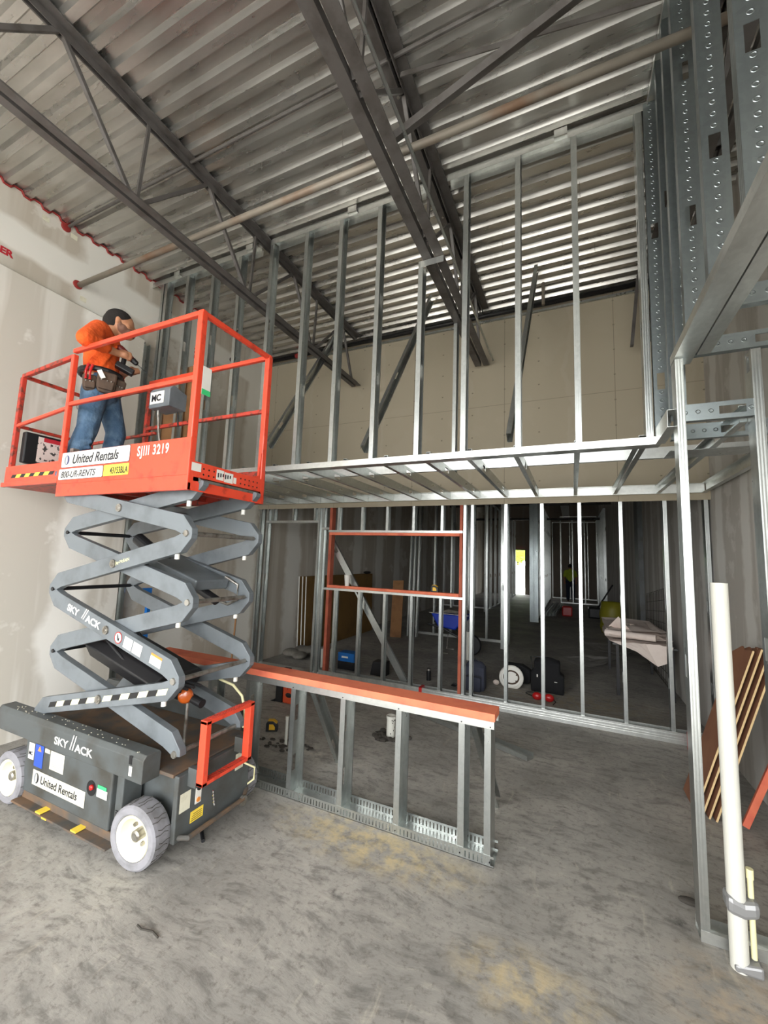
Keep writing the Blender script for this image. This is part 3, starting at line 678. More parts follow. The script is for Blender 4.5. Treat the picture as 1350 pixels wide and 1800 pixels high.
d2 = adir(2); u2 = Vector((-d2.z, 0, d2.x))
text('SKY', .062, 'white', outer[2], on_arm(2, .16)-u2*.022, d2, u2, sx=1.25, bold=.002)
text('ACK', .062, 'white', outer[2], on_arm(2, .33)-u2*.022, d2, u2, sx=1.25, bold=.002)
b = MB()
for e in (0, .02):
    p = on_arm(2, .30)+d2*e-u2*.02
    b.poly([p-d2*.012, p-d2*.003, p+d2*.028+u2*.075, p+d2*.020+u2*.075], ((0, 1, 2, 3),))
b.build('logo_slashes', 'white', outer[2])
text('Jay-McEAIN', .028, 'hazard', outer[1], on_arm(1, .52, -.01), adir(1), Vector((-adir(1).z, 0, adir(1).x)), 'scrawled_name')
MB().lathe([(.030, 0), (.036, 0), (.036, .001), (.030, .001), (.030, 0)], on_arm(2, .60), (0, -1, 0), 28, False).build('warning_ring', 'redplastic', outer[2])
MB().lathe([(.0, 0), (.032, 0), (.032, .0006), (.0, .0006)], on_arm(2, .60), (0, -1, 0), 28).build('warning_disc', 'white', outer[2])
MB().poly([on_arm(2, .60)+Vector((x, -.0016, z)) for x, z in ((-.012, .02), (-.004, .022), (.006, -.004), (.016, .004), (.010, -.02), (-.004, -.016))], ((0, 1, 2, 3, 4, 5),)).build('hand_symbol', 'ink', outer[2])
def plate(k, t0, t1, h, m, dz=0):
    p, q = on_arm(k, t0), on_arm(k, t1); d = adir(k); u = Vector((-d.z, 0, d.x)); p = p+u*dz; q = q+u*dz
    return MB().poly([p-u*h, q-u*h, q+u*h, p+u*h], ((0, 1, 2, 3),)).build('sticker', m, outer[k])
plate(2, .645, .705, .034, 'white'); plate(2, .712, .775, .034, 'white'); plate(2, .84, .915, .024, 'white', -.006); plate(2, .84, .915, .007, 'orange_label', .025)
# hydraulics inside
cy = MB().cyl((-3.20, 2.0, .93), (-2.35, 2.0, .80), .05); cy.cyl((-2.35, 2.0, .80), (-2.15, 2.0, .76), .028); cy.build('hydraulic_cylinder', 'black', lift, smooth=False)
MB().prism([(1.86, .90), (1.80, 1.0), (1.86, 1.05), (2.14, 1.05), (2.2, 1.0), (2.14, .90)], -3.1, -2.35, 'X', Matrix.Translation((-2.7, 0, 1.0)) @ Matrix.Rotation(.24, 4, 'Y') @ Matrix.Translation((2.7, 0, -1.04))).build('cylinder_guard', 'black', lift, bevel=.01)
cy = MB().cyl((-3.0, 2.05, 1.80), (-2.45, 2.05, 1.52), .045); cy.cyl((-2.45, 2.05, 1.52), (-2.15, 2.05, 1.40), .03); cy.build('hydraulic_cylinder', 'black', lift)
MB().bar((-2.75, 2.05, 1.66), (-2.2, 2.05, 1.50), .28, .07).build('cylinder_bracket', 'grey', lift, bevel=.01)
for k in range(5):
    y = 1.84+.05*k
    MB().tube([(-3.25, y, 1.02), (-2.95, y+.01, 1.10+.015*k), (-2.7, y, .98), (-2.4, y, .86), (-2.2, y-.02, .86)], .009).build('hydraulic_hose', 'rubber', lift)
MB().tube([(-2.22, 2.18, 1.55), (-2.12, 2.2, 1.50), (-2.10, 2.18, 1.40), (-2.2, 2.2, 1.36), (-2.3, 2.2, 1.38)], .010).build('hydraulic_hose', 'steel', lift)
MB().tube([(-2.35, 2.33, .80), (-2.22, 2.33, .78), (-2.13, 2.33, .72), (-2.09, 2.32, .64), (-2.09, 2.32, .52)], .009).build('hydraulic_hose', 'pvcy', lift)
bc = MB().lathe([(.0, 0), (.028, .0), (.045, .02), (.045, .05), (.03, .06), (0, .06)], (-2.29, 1.99, .80), (.75, -.66, 0), 24).build('beacon_light', 'amber', lift, smooth=True)
MB().cyl((-2.28, 2.0, .48), (-2.28, 2.0, .76), .010).build('beacon_stem', 'steel', lift)
# ------------------------------------------------------------------ platform
PX0, PX1, PY0, PY1 = -3.40, -2.05, 1.665, 2.315
MB().box(PX0, PX1, PY0, PY1, 2.14, 2.165).build('deck_plate', 'rusty', lift)
b = MB(); b.box(PX0+.05, PX1-.02, PY0+.02, PY0+.05, 2.085, 2.14); b.box(PX0+.05, PX1-.02, PY1-.05, PY1-.02, 2.085, 2.14)
for x in (-3.2, -2.9, -2.6, -2.3): b.box(x, x+.03, PY0+.04, PY1-.04, 2.10, 2.14)
b.build('deck_frame', 'red_worn', lift)
tb = MB(); tb.box(PX0, PX1, PY0-.004, PY0, 2.17, 2.40); tb.box(PX0, PX1, PY0-.004, PY0+.02, 2.08, 2.17)
tb = tb.build('toe_board', 'red', lift, bevel=.003)
MB().box(PX0, PX1, PY1, PY1+.004, 2.08, 2.33).build('toe_board', 'red_worn', lift)
eb = MB().box(PX1-.004, PX1, PY0, PY1, 2.08, 2.26).build('toe_board', 'red', lift, bevel=.002)
yt = PY0-.0045
def rplate(x0, x1, z0, z1, m, par, y, r=.012, name='sign_plate', th=.0012):
    pts = []
    for cx, cz, a0 in ((x1-r, z1-r, 0), (x0+r, z1-r, PI/2), (x0+r, z0+r, PI), (x1-r, z0+r, 1.5*PI)):
        pts += [(cx+r*math.cos(a0+PI/2*i/4), cz+r*math.sin(a0+PI/2*i/4)) for i in range(5)]
    return MB().prism(pts, y-th, y, 'Y').build(name, m, par)
rplate(-3.365, -2.60, 2.285, 2.398, 'ink', tb, yt, name='sign_border'); rplate(-3.362, -2.603, 2.288, 2.395, 'white', tb, yt-.001)
ur_logo(tb, -3.30, 2.34, .036, yt-.003); text('United Rentals', .094, 'ink', tb, (-3.235, yt-.0035, 2.310), (1, 0, 0), (0, 0, 1), sx=.92, shear=.25, bold=.0013)
rplate(-3.385, -2.865, 2.195, 2.278, 'ink', tb, yt, name='sign_border'); rplate(-3.382, -2.868, 2.198, 2.275, 'white', tb, yt-.001)
text('800-UR-RENTS', .066, 'ink', tb, (-3.355, yt-.0025, 2.212), (1, 0, 0), (0, 0, 1), sx=.95, shear=.25, bold=.0009)
rplate(-2.86, -2.60, 2.20, 2.275, 'yellow', tb, yt, .004, 'number_plate'); text('43153BLA', .062, 'ink', tb, (-2.79, yt-.002, 2.213), (1, 0, 0), (0, 0, 1), sx=.70, bold=.001)
text('SJIII 3219', .088, 'white', tb, (-2.53, yt-.001, 2.315), (1, 0, 0), (0, 0, 1), sx=.74, bold=.0018, sp=1.18)
x = PX1+.0006
def eplate(y0, y1, z0, z1, m='white'): return MB().box(x, x+.001, y0, y1, z0, z1).build('sticker', m, eb)
eplate(1.68, 1.75, 2.20, 2.25); eplate(1.87, 1.93, 2.18, 2.245); eplate(1.935, 2.01, 2.175, 2.24); eplate(2.015, 2.04, 2.18, 2.22)
b = MB()
for y in (1.77, 1.81, 1.85, 2.08, 2.12, 2.16, 2.2, 2.24):
    for z in (2.19, 2.225): b.cyl((x, y, z), (x+.001, y, z), .006, seg=8)
b.build('bolt_holes', 'black', eb)
b = MB()
for i in range(6): b.box(x+.001, x+.0016, 1.88+.02*i, 1.89+.02*i, 2.195+.005*(i % 3), 2.225)
b.build('small_print', 'ink', eb)['kind'] = 'stuff'
# extension deck
ex0, ex1 = -4.19, -3.42
MB().box(ex0, ex1, PY0+.03, PY1-.03, 2.185, 2.205).build('extension_deck', 'red_worn', lift)
ft = MB().box(ex0, ex1, PY0+.012, PY0+.016, 2.19, 2.35).build('extension_toe_board', 'red', lift, bevel=.002)
MB().box(ex0, ex1, PY1-.016, PY1-.012, 2.19, 2.35).build('extension_toe_board', 'red_worn', lift); MB().box(ex0, ex0+.004, PY0+.02, PY1-.02, 2.19, 2.35).build('extension_toe_board', 'red_worn', lift)
MB().box(ex0, PX0, PY0-.008, PY0+.02, 2.18, 2.215).build('extension_rail', 'red', lift, bevel=.004)
for i in range(9):
    x0 = -4.08+.066*i; s_ = .012
    MB().poly([(x0-s_, PY0+.011, 2.25), (x0+.066-s_, PY0+.011, 2.25), (x0+.066+s_, PY0+.011, 2.277), (x0+s_, PY0+.011, 2.277)], ((0, 1, 2, 3),)).build('hazard_stripe', 'yellow' if i % 2 else 'black', ft)
# guard rails
def rail(pts, w_=.032, m='red', name='guard_rail'):
    b = MB()
    for p, q in zip(pts[:-1], pts[1:]): b.bar(p, q, w_, w_)
    return b.build(name, m, lift, bevel=.006)
rail([(PX1-.02, PY0+.018, 2.12), (PX1-.02, PY0+.018, 3.20)], .042, name='rail_post'); rail([(PX1-.02, PY1-.018, 2.12), (PX1-.02, PY1-.018, 3.20)], .042, 'red', 'rail_post')
rail([(PX0-.01, PY0+.018, 2.18), (PX0-.01, PY0+.018, 3.17)], .036, name='rail_post'); rail([(PX0-.01, PY1-.018, 2.18), (PX0-.01, PY1-.018, 3.17)], .036, 'red_worn', 'rail_post')
rail([(ex0+.02, PY0+.04, 2.2), (ex0+.02, PY0+.04, 3.12)], .036, 'red_worn', 'rail_post'); rail([(ex0+.02, PY1-.04, 2.2), (ex0+.02, PY1-.04, 3.12)], .036, 'red_worn', 'rail_post')
rail([(PX0-.02, PY0+.018, 3.20), (PX1, PY0+.018, 3.20)]); rail([(PX0, PY0+.018, 2.78), (PX1, PY0+.018, 2.78)], .030)
rail([(PX0-.02, PY1-.018, 3.20), (PX1, PY1-.018, 3.20)], .032, 'red'); rail([(PX0, PY1-.018, 2.78), (PX1, PY1-.018, 2.78)], .03, 'red_worn')
rail([(PX1-.02, PY0, 3.20), (PX1-.02, PY1, 3.20)])
rail([(ex0+.02, PY0+.04, 3.13), (PX0-.02, PY0+.02, 3.16)], .032, 'red_worn'); rail([(ex0+.02, PY0+.04, 2.70), (PX0, PY0+.02, 2.76)], .026)
rail([(ex0+.02, PY1-.04, 3.13), (PX0+.15, PY1-.04, 3.14)], .03, 'red_worn'); rail([(ex0+.02, PY1-.04, 2.70), (PX0+.15, PY1-.04, 2.72)], .026, 'red_worn')
rail([(ex0+.02, PY0+.04, 3.13), (ex0+.02, PY1-.04, 3.13)], .03, 'red_worn'); rail([(ex0+.02, PY0+.04, 2.70), (ex0+.02, PY1-.04, 2.70)], .026, 'red_worn')
MB().prism([(PY1-.13, 2.26), (PY1-.06, 2.28), (PY1-.045, 2.45), (PY1-.0, 2.45), (PY1-.0, 2.2), (PY1-.13, 2.2)], PX1-.012, PX1-.006, 'X').build('corner_gusset', 'red', lift)
# operator box hung on the far rail
cb = MB().prism([(2.10, 2.86), (2.10, 3.0), (2.13, 3.04), (2.26, 3.0), (2.26, 2.86)], -3.12, -2.88, 'X').build('control_box', 'grey', lift, bevel=.006)
MB().box(-3.10, -2.94, 2.096, 2.0985, 2.89, 2.99).build('sticker', 'white', cb); text('MC', .075, 'ink', cb, (-3.085, 2.0955, 2.912), (1, 0, 0), (0, 0, 1), bold=.003)
MB().tube([(-3.0, 2.15, 3.02), (-2.985, 2.14, 3.09)], .014).build('joystick', 'black', cb)
MB().tube([(-3.08, 2.16, 2.86), (-3.07, 2.17, 2.70), (-3.02, 2.19, 2.45), (-3.05, 2.2, 2.2)], .009).build('control_cable', 'steel', lift)
MB().tube([(-2.9, 2.2, 2.84), (-2.88, 2.2, 2.72)], .006).build('toggle', 'black', cb)
t_ = MB().box(PX1+.002, PX1+.004, 1.70, 1.765, 2.68, 2.86).build('inspection_tag', 'white', lift); MB().box(PX1+.0045, PX1+.005, 1.70, 1.765, 2.68, 2.715).build('green_band', 'green', t_)
MB().box(PX0+.05, PX0+.09, PY0+.03, PY0+.07, 2.38, 2.44).build('rail_pin', 'steel', lift)
# manual box on the extension rail
mbx = MB().prism([(1.74, 2.40), (1.74, 2.66), (2.05, 2.66), (2.05, 2.38)], ex0+.03, ex0+.09, 'X').build('manual_box', 'black', lift, bevel=.01)
mp = MB().box(ex0+.0905, ex0+.092, 1.83, 2.04, 2.42, 2.64).build('scuffed_label', mat('scuffed_label_print', 'D6C4BC', .7, 0, '3A3634', 30, .56, .6), mbx)
MB().box(ex0+.0925, ex0+.093, 1.87, 2.03, 2.605, 2.64).build('label_band', 'redink', mbx)

# ------------------------------------------------------------------ worker on the lift
CP = Vector((-3.45, 1.97, 0)); U = Vector((.496, .868, 0)); V = Vector((.868, -.496, 0))
def Q(u, v, z): return CP+U*u+V*v+Vector((0, 0, z))
RQ = Matrix((U, V, Vector((0, 0, 1)))).transposed()
man = thing('person', 'person in an orange shirt and jeans on the lift, head bent over a cordless drill', 'person', CP+Vector((0, 0, 2.166)))
def limb(b, pts):
    for (a, ra), (c, rc) in zip(pts[:-1], pts[1:]): b.capsule(Q(*a), Q(*c), ra, rc)
    return b
b = MB()
hc = (.03, .0, 3.605)
b.ball(Q(*hc), .1, 1.0, .80, 1.05, 3, RQ); b.ball(Q(.055, 0, 3.565), .078, 1.0, .82, 1.1, 3, RQ)          # skull, jaw
b.capsule(Q(.115, 0, 3.60), Q(.148, 0, 3.572), .012, .016); b.ball(Q(.118, 0, 3.545), .03, 1, 1, .6); b.ball(Q(.10, 0, 3.515), .034)   # nose, lips, chin
b.capsule(Q(.10, -.035, 3.628), Q(.10, .035, 3.628), .018)                                                            # brow
for s_ in (-1, 1): b.ball(Q(.008, s_*.082, 3.597), .026, .7, .32, 1.2, 2, RQ); b.ball(Q(.075, s_*.045, 3.575), .03)
limb(b, [((-.015, 0, 3.54), .058), ((-.05, 0, 3.45), .065), ((-.065, 0, 3.35), .11), ((-.07, 0, 3.15), .11), ((-.05, 0, 3.02), .12)])
SHn, ELn, WRn = (-.10, .165, 3.425), (-.175, .33, 3.26), (.035, .165, 3.275)
SHf, ELf, WRf = (-.04, -.16, 3.42), (.03, -.25, 3.22), (.13, -.05, 3.235)
for a, e, w_ in ((SHn, ELn, WRn), (SHf, ELf, WRf)): limb(b, [((-.06, 0, 3.40), .07), (a, .055), (e, .042), (w_, .027)])
legs = (((-.085, .085, 2.96), (-.105, .10, 2.64), (-.205, .11, 2.26)), ((.0, -.075, 2.96), (.085, -.07, 2.68), (.04, -.08, 2.27)))
for h_, k_, a_ in legs: limb(b, [(h_, .085), (k_, .055), (a_, .04)])
def hand(b, w_, d, grip):
    """palm plus four bent fingers round `grip`, thumb from the palm side"""
    w_ = Q(*w_); d = Vector(d).normalized(); g = Q(*grip); n = (g-w_); n = (n-d*n.dot(d)).normalized(); s_ = d.cross(n)
    b.capsule(w_, w_+d*.045, .024, .030)
    for i, (ln, off) in enumerate(((.040, .028), (.045, .010), (.042, -.008), (.034, -.025))):
        p0 = w_+d*.055+s_*off; p1 = p0+d*ln*.75+n*.006; p2 = p1+n*.026+d*.004; p3 = p2+n*.010-d*.018
        b.capsule(p0, p1, .0095, .009, 8); b.capsule(p1, p2, .009, .0085, 8); b.capsule(p2, p3, .0085, .0075, 8)
    t0 = w_+d*.015+s_*.024; t1 = t0+d*.03+s_*.016+n*.018; t2 = t1+d*.022+n*.016-s_*.008
    b.capsule(t0, t1, .012, .0105, 8); b.capsule(t1, t2, .0105, .009, 8)
hand(b, WRn, U*1.0+Vector((0, 0, .05)), (.095, .11, 3.28)); hand(b, WRf, U*.3+V*.8, (.16, .0, 3.22))
body = b.build('body', 'skin', man, remesh=.0065, sm_iter=3)
b = MB()   # shirt
limb(b, [((-.05, 0, 3.475), .066), ((-.065, 0, 3.38), .125), ((-.075, 0, 3.25), .122), ((-.06, 0, 3.12), .120)])
b.ball(Q(-.095, 0, 3.37), .14, .85, 1.2, 1.0, 3, RQ)
limb(b, [((-.07, .06, 3.40), .09), (SHn, .078), (ELn, .062), ((-.055, .24, 3.27), .05)]); limb(b, [((-.07, -.06, 3.40), .09), (SHf, .074), (ELf, .058), ((.07, -.16, 3.228), .046)])
for t in range(5): b.capsule(Q(-.15+.02*t, .12, 3.14), Q(-.10+.03*t, .135, 3.26+.02*t), .012)
b.build('shirt', 'shirt', man, remesh=.008, sm_iter=3)
b = MB()   # jeans
limb(b, [((-.05, 0, 3.10), .118), ((-.055, 0, 2.98), .13)])
for h_, k_, a_ in legs:
    limb(b, [(h_, .096), ((( h_[0]+k_[0])/2, (h_[1]+k_[1])/2, (h_[2]+k_[2])/2), .084), (k_, .074), ((( a_[0]+k_[0])/2, (a_[1]+k_[1])/2, (a_[2]+k_[2])/2), .068), ((a_[0], a_[1], a_[2]-.01), .066)])
    for t in range(3): b.capsule(Q(k_[0]+.03, k_[1]+.05, k_[2]-.06-.05*t), Q(k_[0]-.06, k_[1]+.04, k_[2]-.09-.05*t), .016)
b.build('jeans', 'jeans', man, remesh=.009, sm_iter=3)
for h_, k_, a_ in legs:
    b = MB(); b.capsule(Q(a_[0]-.02, a_[1], 2.205), Q(a_[0]+.14, a_[1], 2.198), .042, .034); b.capsule(Q(a_[0], a_[1], 2.22), Q(a_[0]-.005, a_[1], 2.29), .048)
    b.build('boot', 'leather', man, remesh=.008)
b = MB()   # short hair and the stubble
b.ball(Q(.015, 0, 3.632), .101, 1.0, .86, .88, 3, RQ); b.ball(Q(-.022, 0, 3.60), .084, .9, .9, 1.0, 3, RQ)
b.build('hair', 'hair', man, remesh=.006)
b = MB(); b.ball(Q(.074, 0, 3.535), .072, 1.0, .92, .72, 3, RQ); b.ball(Q(.045, .04, 3.55), .044); b.ball(Q(.045, -.04, 3.55), .044); b.capsule(Q(.022, .07, 3.555), Q(.028, .068, 3.60), .016, .012)
b.build('beard', 'beard', man, remesh=.006)
# tool belt: belt, pouches, tools
b = MB(); ring = [Q(-.06+.142*math.cos(t), .165*math.sin(t), 3.115) for t in [2*PI*i/24 for i in range(25)]]
b.tube(ring, .022, 8); belt = b.build('tool_belt', 'black', man)
for u, v, z, sx, sz, a in ((-.02, .165, 3.01, .065, .085, .05), (-.125, .15, 2.985, .045, .065, -.1), (.065, .12, 3.0, .04, .07, .15)):
    X_ = Matrix.Translation(Q(u, v, z)) @ RQ.to_4x4() @ Matrix.Rotation(a, 4, 'Y')
    b = MB(); b.prism([(-sx, sz), (sx, sz), (sx*1.02, -sz*.5), (sx*.7, -sz), (-sx*.7, -sz), (-sx*1.02, -sz*.5)], -.035, .03, 'Y', X_); po = b.build('pouch', 'leather', belt, bevel=.014)
    MB().prism([(-sx*.85, sz*.15), (sx*.85, sz*.15), (sx*.75, -sz*.75), (-sx*.75, -sz*.75)], .03, .05, 'Y', X_).build('front_pocket', 'leather', po, bevel=.008)
    for q_ in (-.5, .1, .5): MB().ball(X_ @ Vector((sx*q_, .052, sz*.05)), .006).build('rivet', 'steel', po)
for u in (-.15, -.125): MB().tube([Q(u, .20, 3.0), Q(u-.004, .205, 3.06), Q(u+.008, .20, 3.12)], .010).build('tool_handle', 'redplastic', belt)
MB().box(-.02, .012, 0, .006, -.035, .03, Matrix.Translation(Q(-.055, .215, 3.06)) @ RQ.to_4x4() @ Matrix.Rotation(-.5, 4, 'Y')).build('white_buckle', 'white', belt)
MB().tube([Q(-.17, .1, 2.82), Q(-.19, .12, 2.80), Q(-.18, .13, 2.77)], .004).build('wire_hook', 'steel', belt)
# drill in the hand
dr = thing('cordless_drill', 'dark red cordless drill with a long black bit held by the worker on the lift', 'drill', Q(.09, .1, 3.2))
D0, D1 = Q(.045, .11, 3.345), Q(.125, .11, 3.285)
MB().capsule(D0, D1, .030, .026).build('motor_housing', mat('dark_red_tool', '6A1E1C', .4), dr, remesh=.006)
dd = (D1-D0).normalized()
MB().lathe([(.0, 0), (.024, 0), (.020, .04), (.010, .05), (.0, .05)], D1+dd*.015, dd, 16).build('chuck', 'black', dr)
MB().cyl(D1+dd*.06, D1+dd*.155, .0035, seg=8).build('drill_bit', 'black', dr)
MB().capsule(Q(.085, .11, 3.31), Q(.075, .11, 3.215), .018, .018).build('handle', 'black', dr)
b = MB(); b.box(-.06, .075, -.035, .035, -.028, .02, Matrix.Translation(Q(.085, .11, 3.19)) @ RQ.to_4x4() @ Matrix.Rotation(.35, 4, 'Y')); b.build('battery', 'black', dr, bevel=.008)

# ------------------------------------------------------------------ things on the floor, front room
t = thing('pvc_pipe', 'tall white plastic pipe standing in front of the right floor track', 'pipe', (.64, 2.49, 0))
MB().lathe([(.0, 0), (.034, 0), (.034, 1.66), (.030, 1.66), (.030, 1.6), (.0, 1.6)], (.64, 2.485, 0)).build('pipe', 'pvc', t, smooth=False)
b = MB(); b.prism([(.598, .225), (.598, .30), (.66, .285), (.715, .30), (.715, .235), (.66, .215)], 2.445, 2.53, 'Y'); b.build('duct_tape', 'tape', t, bevel=.02)
b = MB(); b.prism([(.615, .0), (.615, .03), (.715, .05), (.715, .0)], 2.45, 2.53, 'Y'); b.build('duct_tape', 'tape', t, bevel=.01)
t = thing('pvc_conduit', 'thin yellowed conduit stub taped to the tall white pipe', 'pipe', (.695, 2.495, 0))
MB().cyl((.695, 2.495, .05), (.695, 2.495, .39), .011).build('conduit', 'pvcy', t); MB().cyl((.695, 2.495, .37), (.695, 2.495, .41), .014).build('coupling', 'pvcy', t)
one(MB().cyl((1.09, 3.45, 0), (1.09, 3.45, .28), .02), 'pvc_stub', 'pvc', 'short white plastic pipe stub at the right edge beyond the floor track', 'pipe')
for k in range(4):
    x0 = .765+.035*k; a = .315
    Mx = Matrix.Translation((x0, 3.78-.02*k, .006)) @ Matrix.Rotation(a, 4, 'Y')
    t = thing('hardboard_plank', 'brown hardboard plank leaning on the right wall, %s counting from the post' % ORD[k], 'plank', (x0, 3.8, 0))
    MB().prism([(0, 0), (.34, 0), (.34, 1.15+.02*k), (.20, 1.22), (.15, 1.20), (0, 1.22+.02*k)], 0, .010, 'X', Mx).build('board', 'brownboard', t)
    MB().prism([(-.001, 0), (.0008, 0), (.0008, 1.22+.02*k), (-.001, 1.22+.02*k)], -.0008, .0108, 'X', Mx).build('raw_edge', 'boardedge', t)
one(MB().bar((1.03, 3.72, .025), (1.262, 3.66, .70), .05, .038), 'lumber_stick', 'frt', 'red treated lumber stick leaning on the right wall beside the planks', 'lumber', bevel=.002)
one(MB().box(.98, 1.0, 5.0, 5.02, .0, .16), 'spray_marker', 'redplastic', 'small dark red upright marker at the foot of the lower wall near the right corner', 'marker')
# drain stub in its pit
b = MB(); rnd = random.Random(3)
for k in range(46): a = rnd.random()*2*PI; r = .09+.09*rnd.random(); b.ball((-1.62+r*math.cos(a), 3.86+r*.8*math.sin(a), .006+.008*rnd.random()), .014+.016*rnd.random(), 1.2, 1, .7, 1)
o = one(b, 'rubble', 'debris', 'ring of broken concrete and gravel round the white drain stub', 'rubble'); o['kind'] = 'stuff'
b = MB(); pp = [(-1.62+(.15+.05*math.sin(5*a))*math.cos(a), 3.86+(.13+.04*math.cos(3*a))*math.sin(a)) for a in [2*PI*i/26 for i in range(26)]]
one(b.prism(pp, .0, .002, 'Z'), 'broken_slab_patch', 'debris', 'dark broken hole in the slab under the white drain stub', 'hole')
t = thing('drain_stub', 'short wide white plastic drain pipe standing in a broken hole in the slab', 'pipe', (-1.63, 3.86, 0))
MB().lathe([(.0, 0), (.042, 0), (.042, .17), (.047, .17), (.047, .195), (.040, .195), (.0, .18)], (-1.63, 3.86, 0)).build('pipe', 'pvc', t)
b = MB()
for k in range(9): a = -1.2+.25*k; b.ball((-1.63+.0425*math.cos(a), 3.86-.0425*abs(math.sin(a)), .04+.13*rnd.random()), .006, 1, .4, 1.3, 1)
b.build('dirt_specks', 'debris', t)['kind'] = 'stuff'
one(MB().lathe([(.0, 0), (.013, 0), (.013, .22), (.016, .22), (.016, .25), (.0, .25)], (-2.39, 3.22, 0)), 'pipe_stub', 'pvc', 'thin white pipe stub rising from the slab behind the first knee wall studs', 'pipe')
b = MB()
for k in range(40): a = rnd.random()*2*PI; r = .04+.16*rnd.random(); b.ball((-2.42+r*math.cos(a)*1.5, 3.22+r*math.sin(a)*.6, .004), .010+.014*rnd.random(), 1.5, 1, .5, 1)
o = one(b, 'rubble', 'debris', 'scattered broken concrete around the thin pipe stub', 'rubble'); o['kind'] = 'stuff'
tag(prof('metal_channel', (-1.62, 4.58, .006), (-.36, 4.03, .006), (0, 0, 1), .11, .04, None, 'galv', lip=.0), 'loose metal channel lying on the slab behind the knee wall', 'channel')
def tape_measure(loc, rz, s, label):
    t = thing('tape_measure', label, 'tape measure', loc); R_ = Matrix.Translation(loc) @ Matrix.Rotation(rz, 4, 'Z')
    pts = [(-.045*s, 0), (.045*s, 0), (.045*s, .03*s), (.035*s, .06*s), (.01*s, .078*s), (-.03*s, .078*s), (-.045*s, .06*s)]
    MB().prism(pts, -.022*s, .022*s, 'Y', R_).build('case', 'black', t, bevel=.005*s)
    MB().prism([(-.02*s, .015*s), (.025*s, .015*s), (.025*s, .035*s), (.01*s, .055*s), (-.02*s, .055*s)], -.025*s, -.022*s, 'Y', R_).build('label_plate', 'toolyellow', t)
    MB().prism([(-.03*s, .0785*s), (.01*s, .0785*s), (.035*s, .061*s), (.04*s, .062*s), (.012*s, .083*s), (-.03*s, .083*s)], -.02*s, .02*s, 'Y', R_).build('top_band', 'toolyellow', t)
tape_measure((-2.70, 3.40, 0), .5, 1.25, 'black and yellow tape measure lying on the slab behind the lift')
tape_measure((-1.62, Y2+.03, 1.306), 0, 1.1, 'black and yellow tape measure standing on the window sill')
t = thing('tool_case', 'orange and black upright tool case behind the knee wall', 'tool case', (-3.05, 4.12, 0))
MB().box(-3.10, -2.93, 4.05, 4.22, .0, .30).build('case', 'toolorange', t, bevel=.02); MB().box(-3.20, -3.105, 4.05, 4.22, .0, .36).build('side_box', 'black', t, bevel=.01)
MB().ball((-3.01, 4.055, .10), .05, 1, .3, .6, 2).build('cable_bundle', 'black', t); MB().prism([(-3.27, .0), (-3.20, .03), (-3.20, .0)], 4.05, 4.2, 'Y').build('foot_plate', 'black', t)
b = MB()
for k in range(5): b.bar((-3.09+.03*k, 4.047, .16+.02*(k % 2)), (-3.07+.03*k, 4.047, .26), .006, .004)
b.build('scuff_marks', 'redink', t)['kind'] = 'stuff'
one(MB().tube([(-2.13, 2.06, .085), (-2.12, 2.05, .05), (-2.09, 2.02, .015), (-2.02, 1.97, .010)], .011), 'rubber_flap', 'rubber', 'black rubber strip hanging under the lift end', 'rubber strip')
one(MB().tube([(-1.84, 1.44, .006), (-1.80, 1.43, .012), (-1.75, 1.45, .006), (-1.70, 1.44, .008)], .004), 'twig', 'debris', 'small dark twig on the open slab near the lift wheel', 'twig')
one(MB().ball((.53, 2.80, .012), .05, 1.1, .5, .3), 'debris_lump', 'debris', 'dark lump of debris at the foot of the corner post', 'debris')
t = thing('trim_board', 'blue painted stick leaning on the left wall behind the scissor arms', 'stick', (-4.45, 3.2, 0))
MB().box(-4.48, -4.44, 3.22, 3.26, 0, 1.28).build('stick', 'bluebox', t)
MB().box(-4.48, -4.44, 3.02, 3.22, 1.24, 1.28).build('crossbar', 'bluebox', t)
one(MB().bar((-4.36, 4.5, 0), (-4.42, 4.62, 1.35), .02, .02), 'wood_stick', 'plywood', 'thin brown stick leaning by the left doorway stud', 'stick')
# on the window sill
t = thing('paper_cup', 'white foam cup standing on the left end of the window sill', 'cup', (-2.93, Y2+.04, 1.306))
MB().lathe([(.0, 0), (.030, 0), (.045, .15), (.048, .155), (.042, .155), (.028, .01), (.0, .01)], (-2.93, Y2+.04, 1.306)).build('cup', 'white', t, smooth=False)

# ------------------------------------------------------------------ rear room
for k in range(3):
    x = -4.50+.055*k; label = ['stacked gypsum sheet against the left wall, nearest the wall', 'stacked gypsum sheet against the left wall, middle one', 'outermost brown backed gypsum sheet of the stack on the left wall'][k]
    t = thing('gypsum_sheet', label, 'drywall sheet', (x, 7.6, 0), 'gypsum sheets leaning on the left wall')
    Mx = Matrix.Translation((x, 0, .0)) @ Matrix.Rotation(-.03, 4, 'Y')
    MB().box(0, .014, 6.22+.03*k, 9.0, .0, 1.33, Mx).build('board', 'gypback', t); MB().box(-.001, .015, 6.21+.03*k, 6.22+.03*k, .0, 1.331, Mx).build('cut_end', 'gypedge', t)
one(MB().ball((-4.36, 8.6, 1.37), .07, 1, 2, .5), 'black_glove', 'black', 'black lump resting on top of the gypsum sheets', 'glove')
b = MB()
for k in range(12): b.ball((-4.35+.25*rnd.random(), 5.75+.5*rnd.random(), .05+.06*rnd.random()), .07+.05*rnd.random(), 1.2, 1.4, .6, 2)
one(b, 'crumpled_bag', 'dust', 'crumpled grey sack on the floor by the doorway', 'sack', remesh=.02)
t = thing('tool_box', 'blue and black power tool box behind the window studs', 'tool box', (-3.17, 5.75, 0))
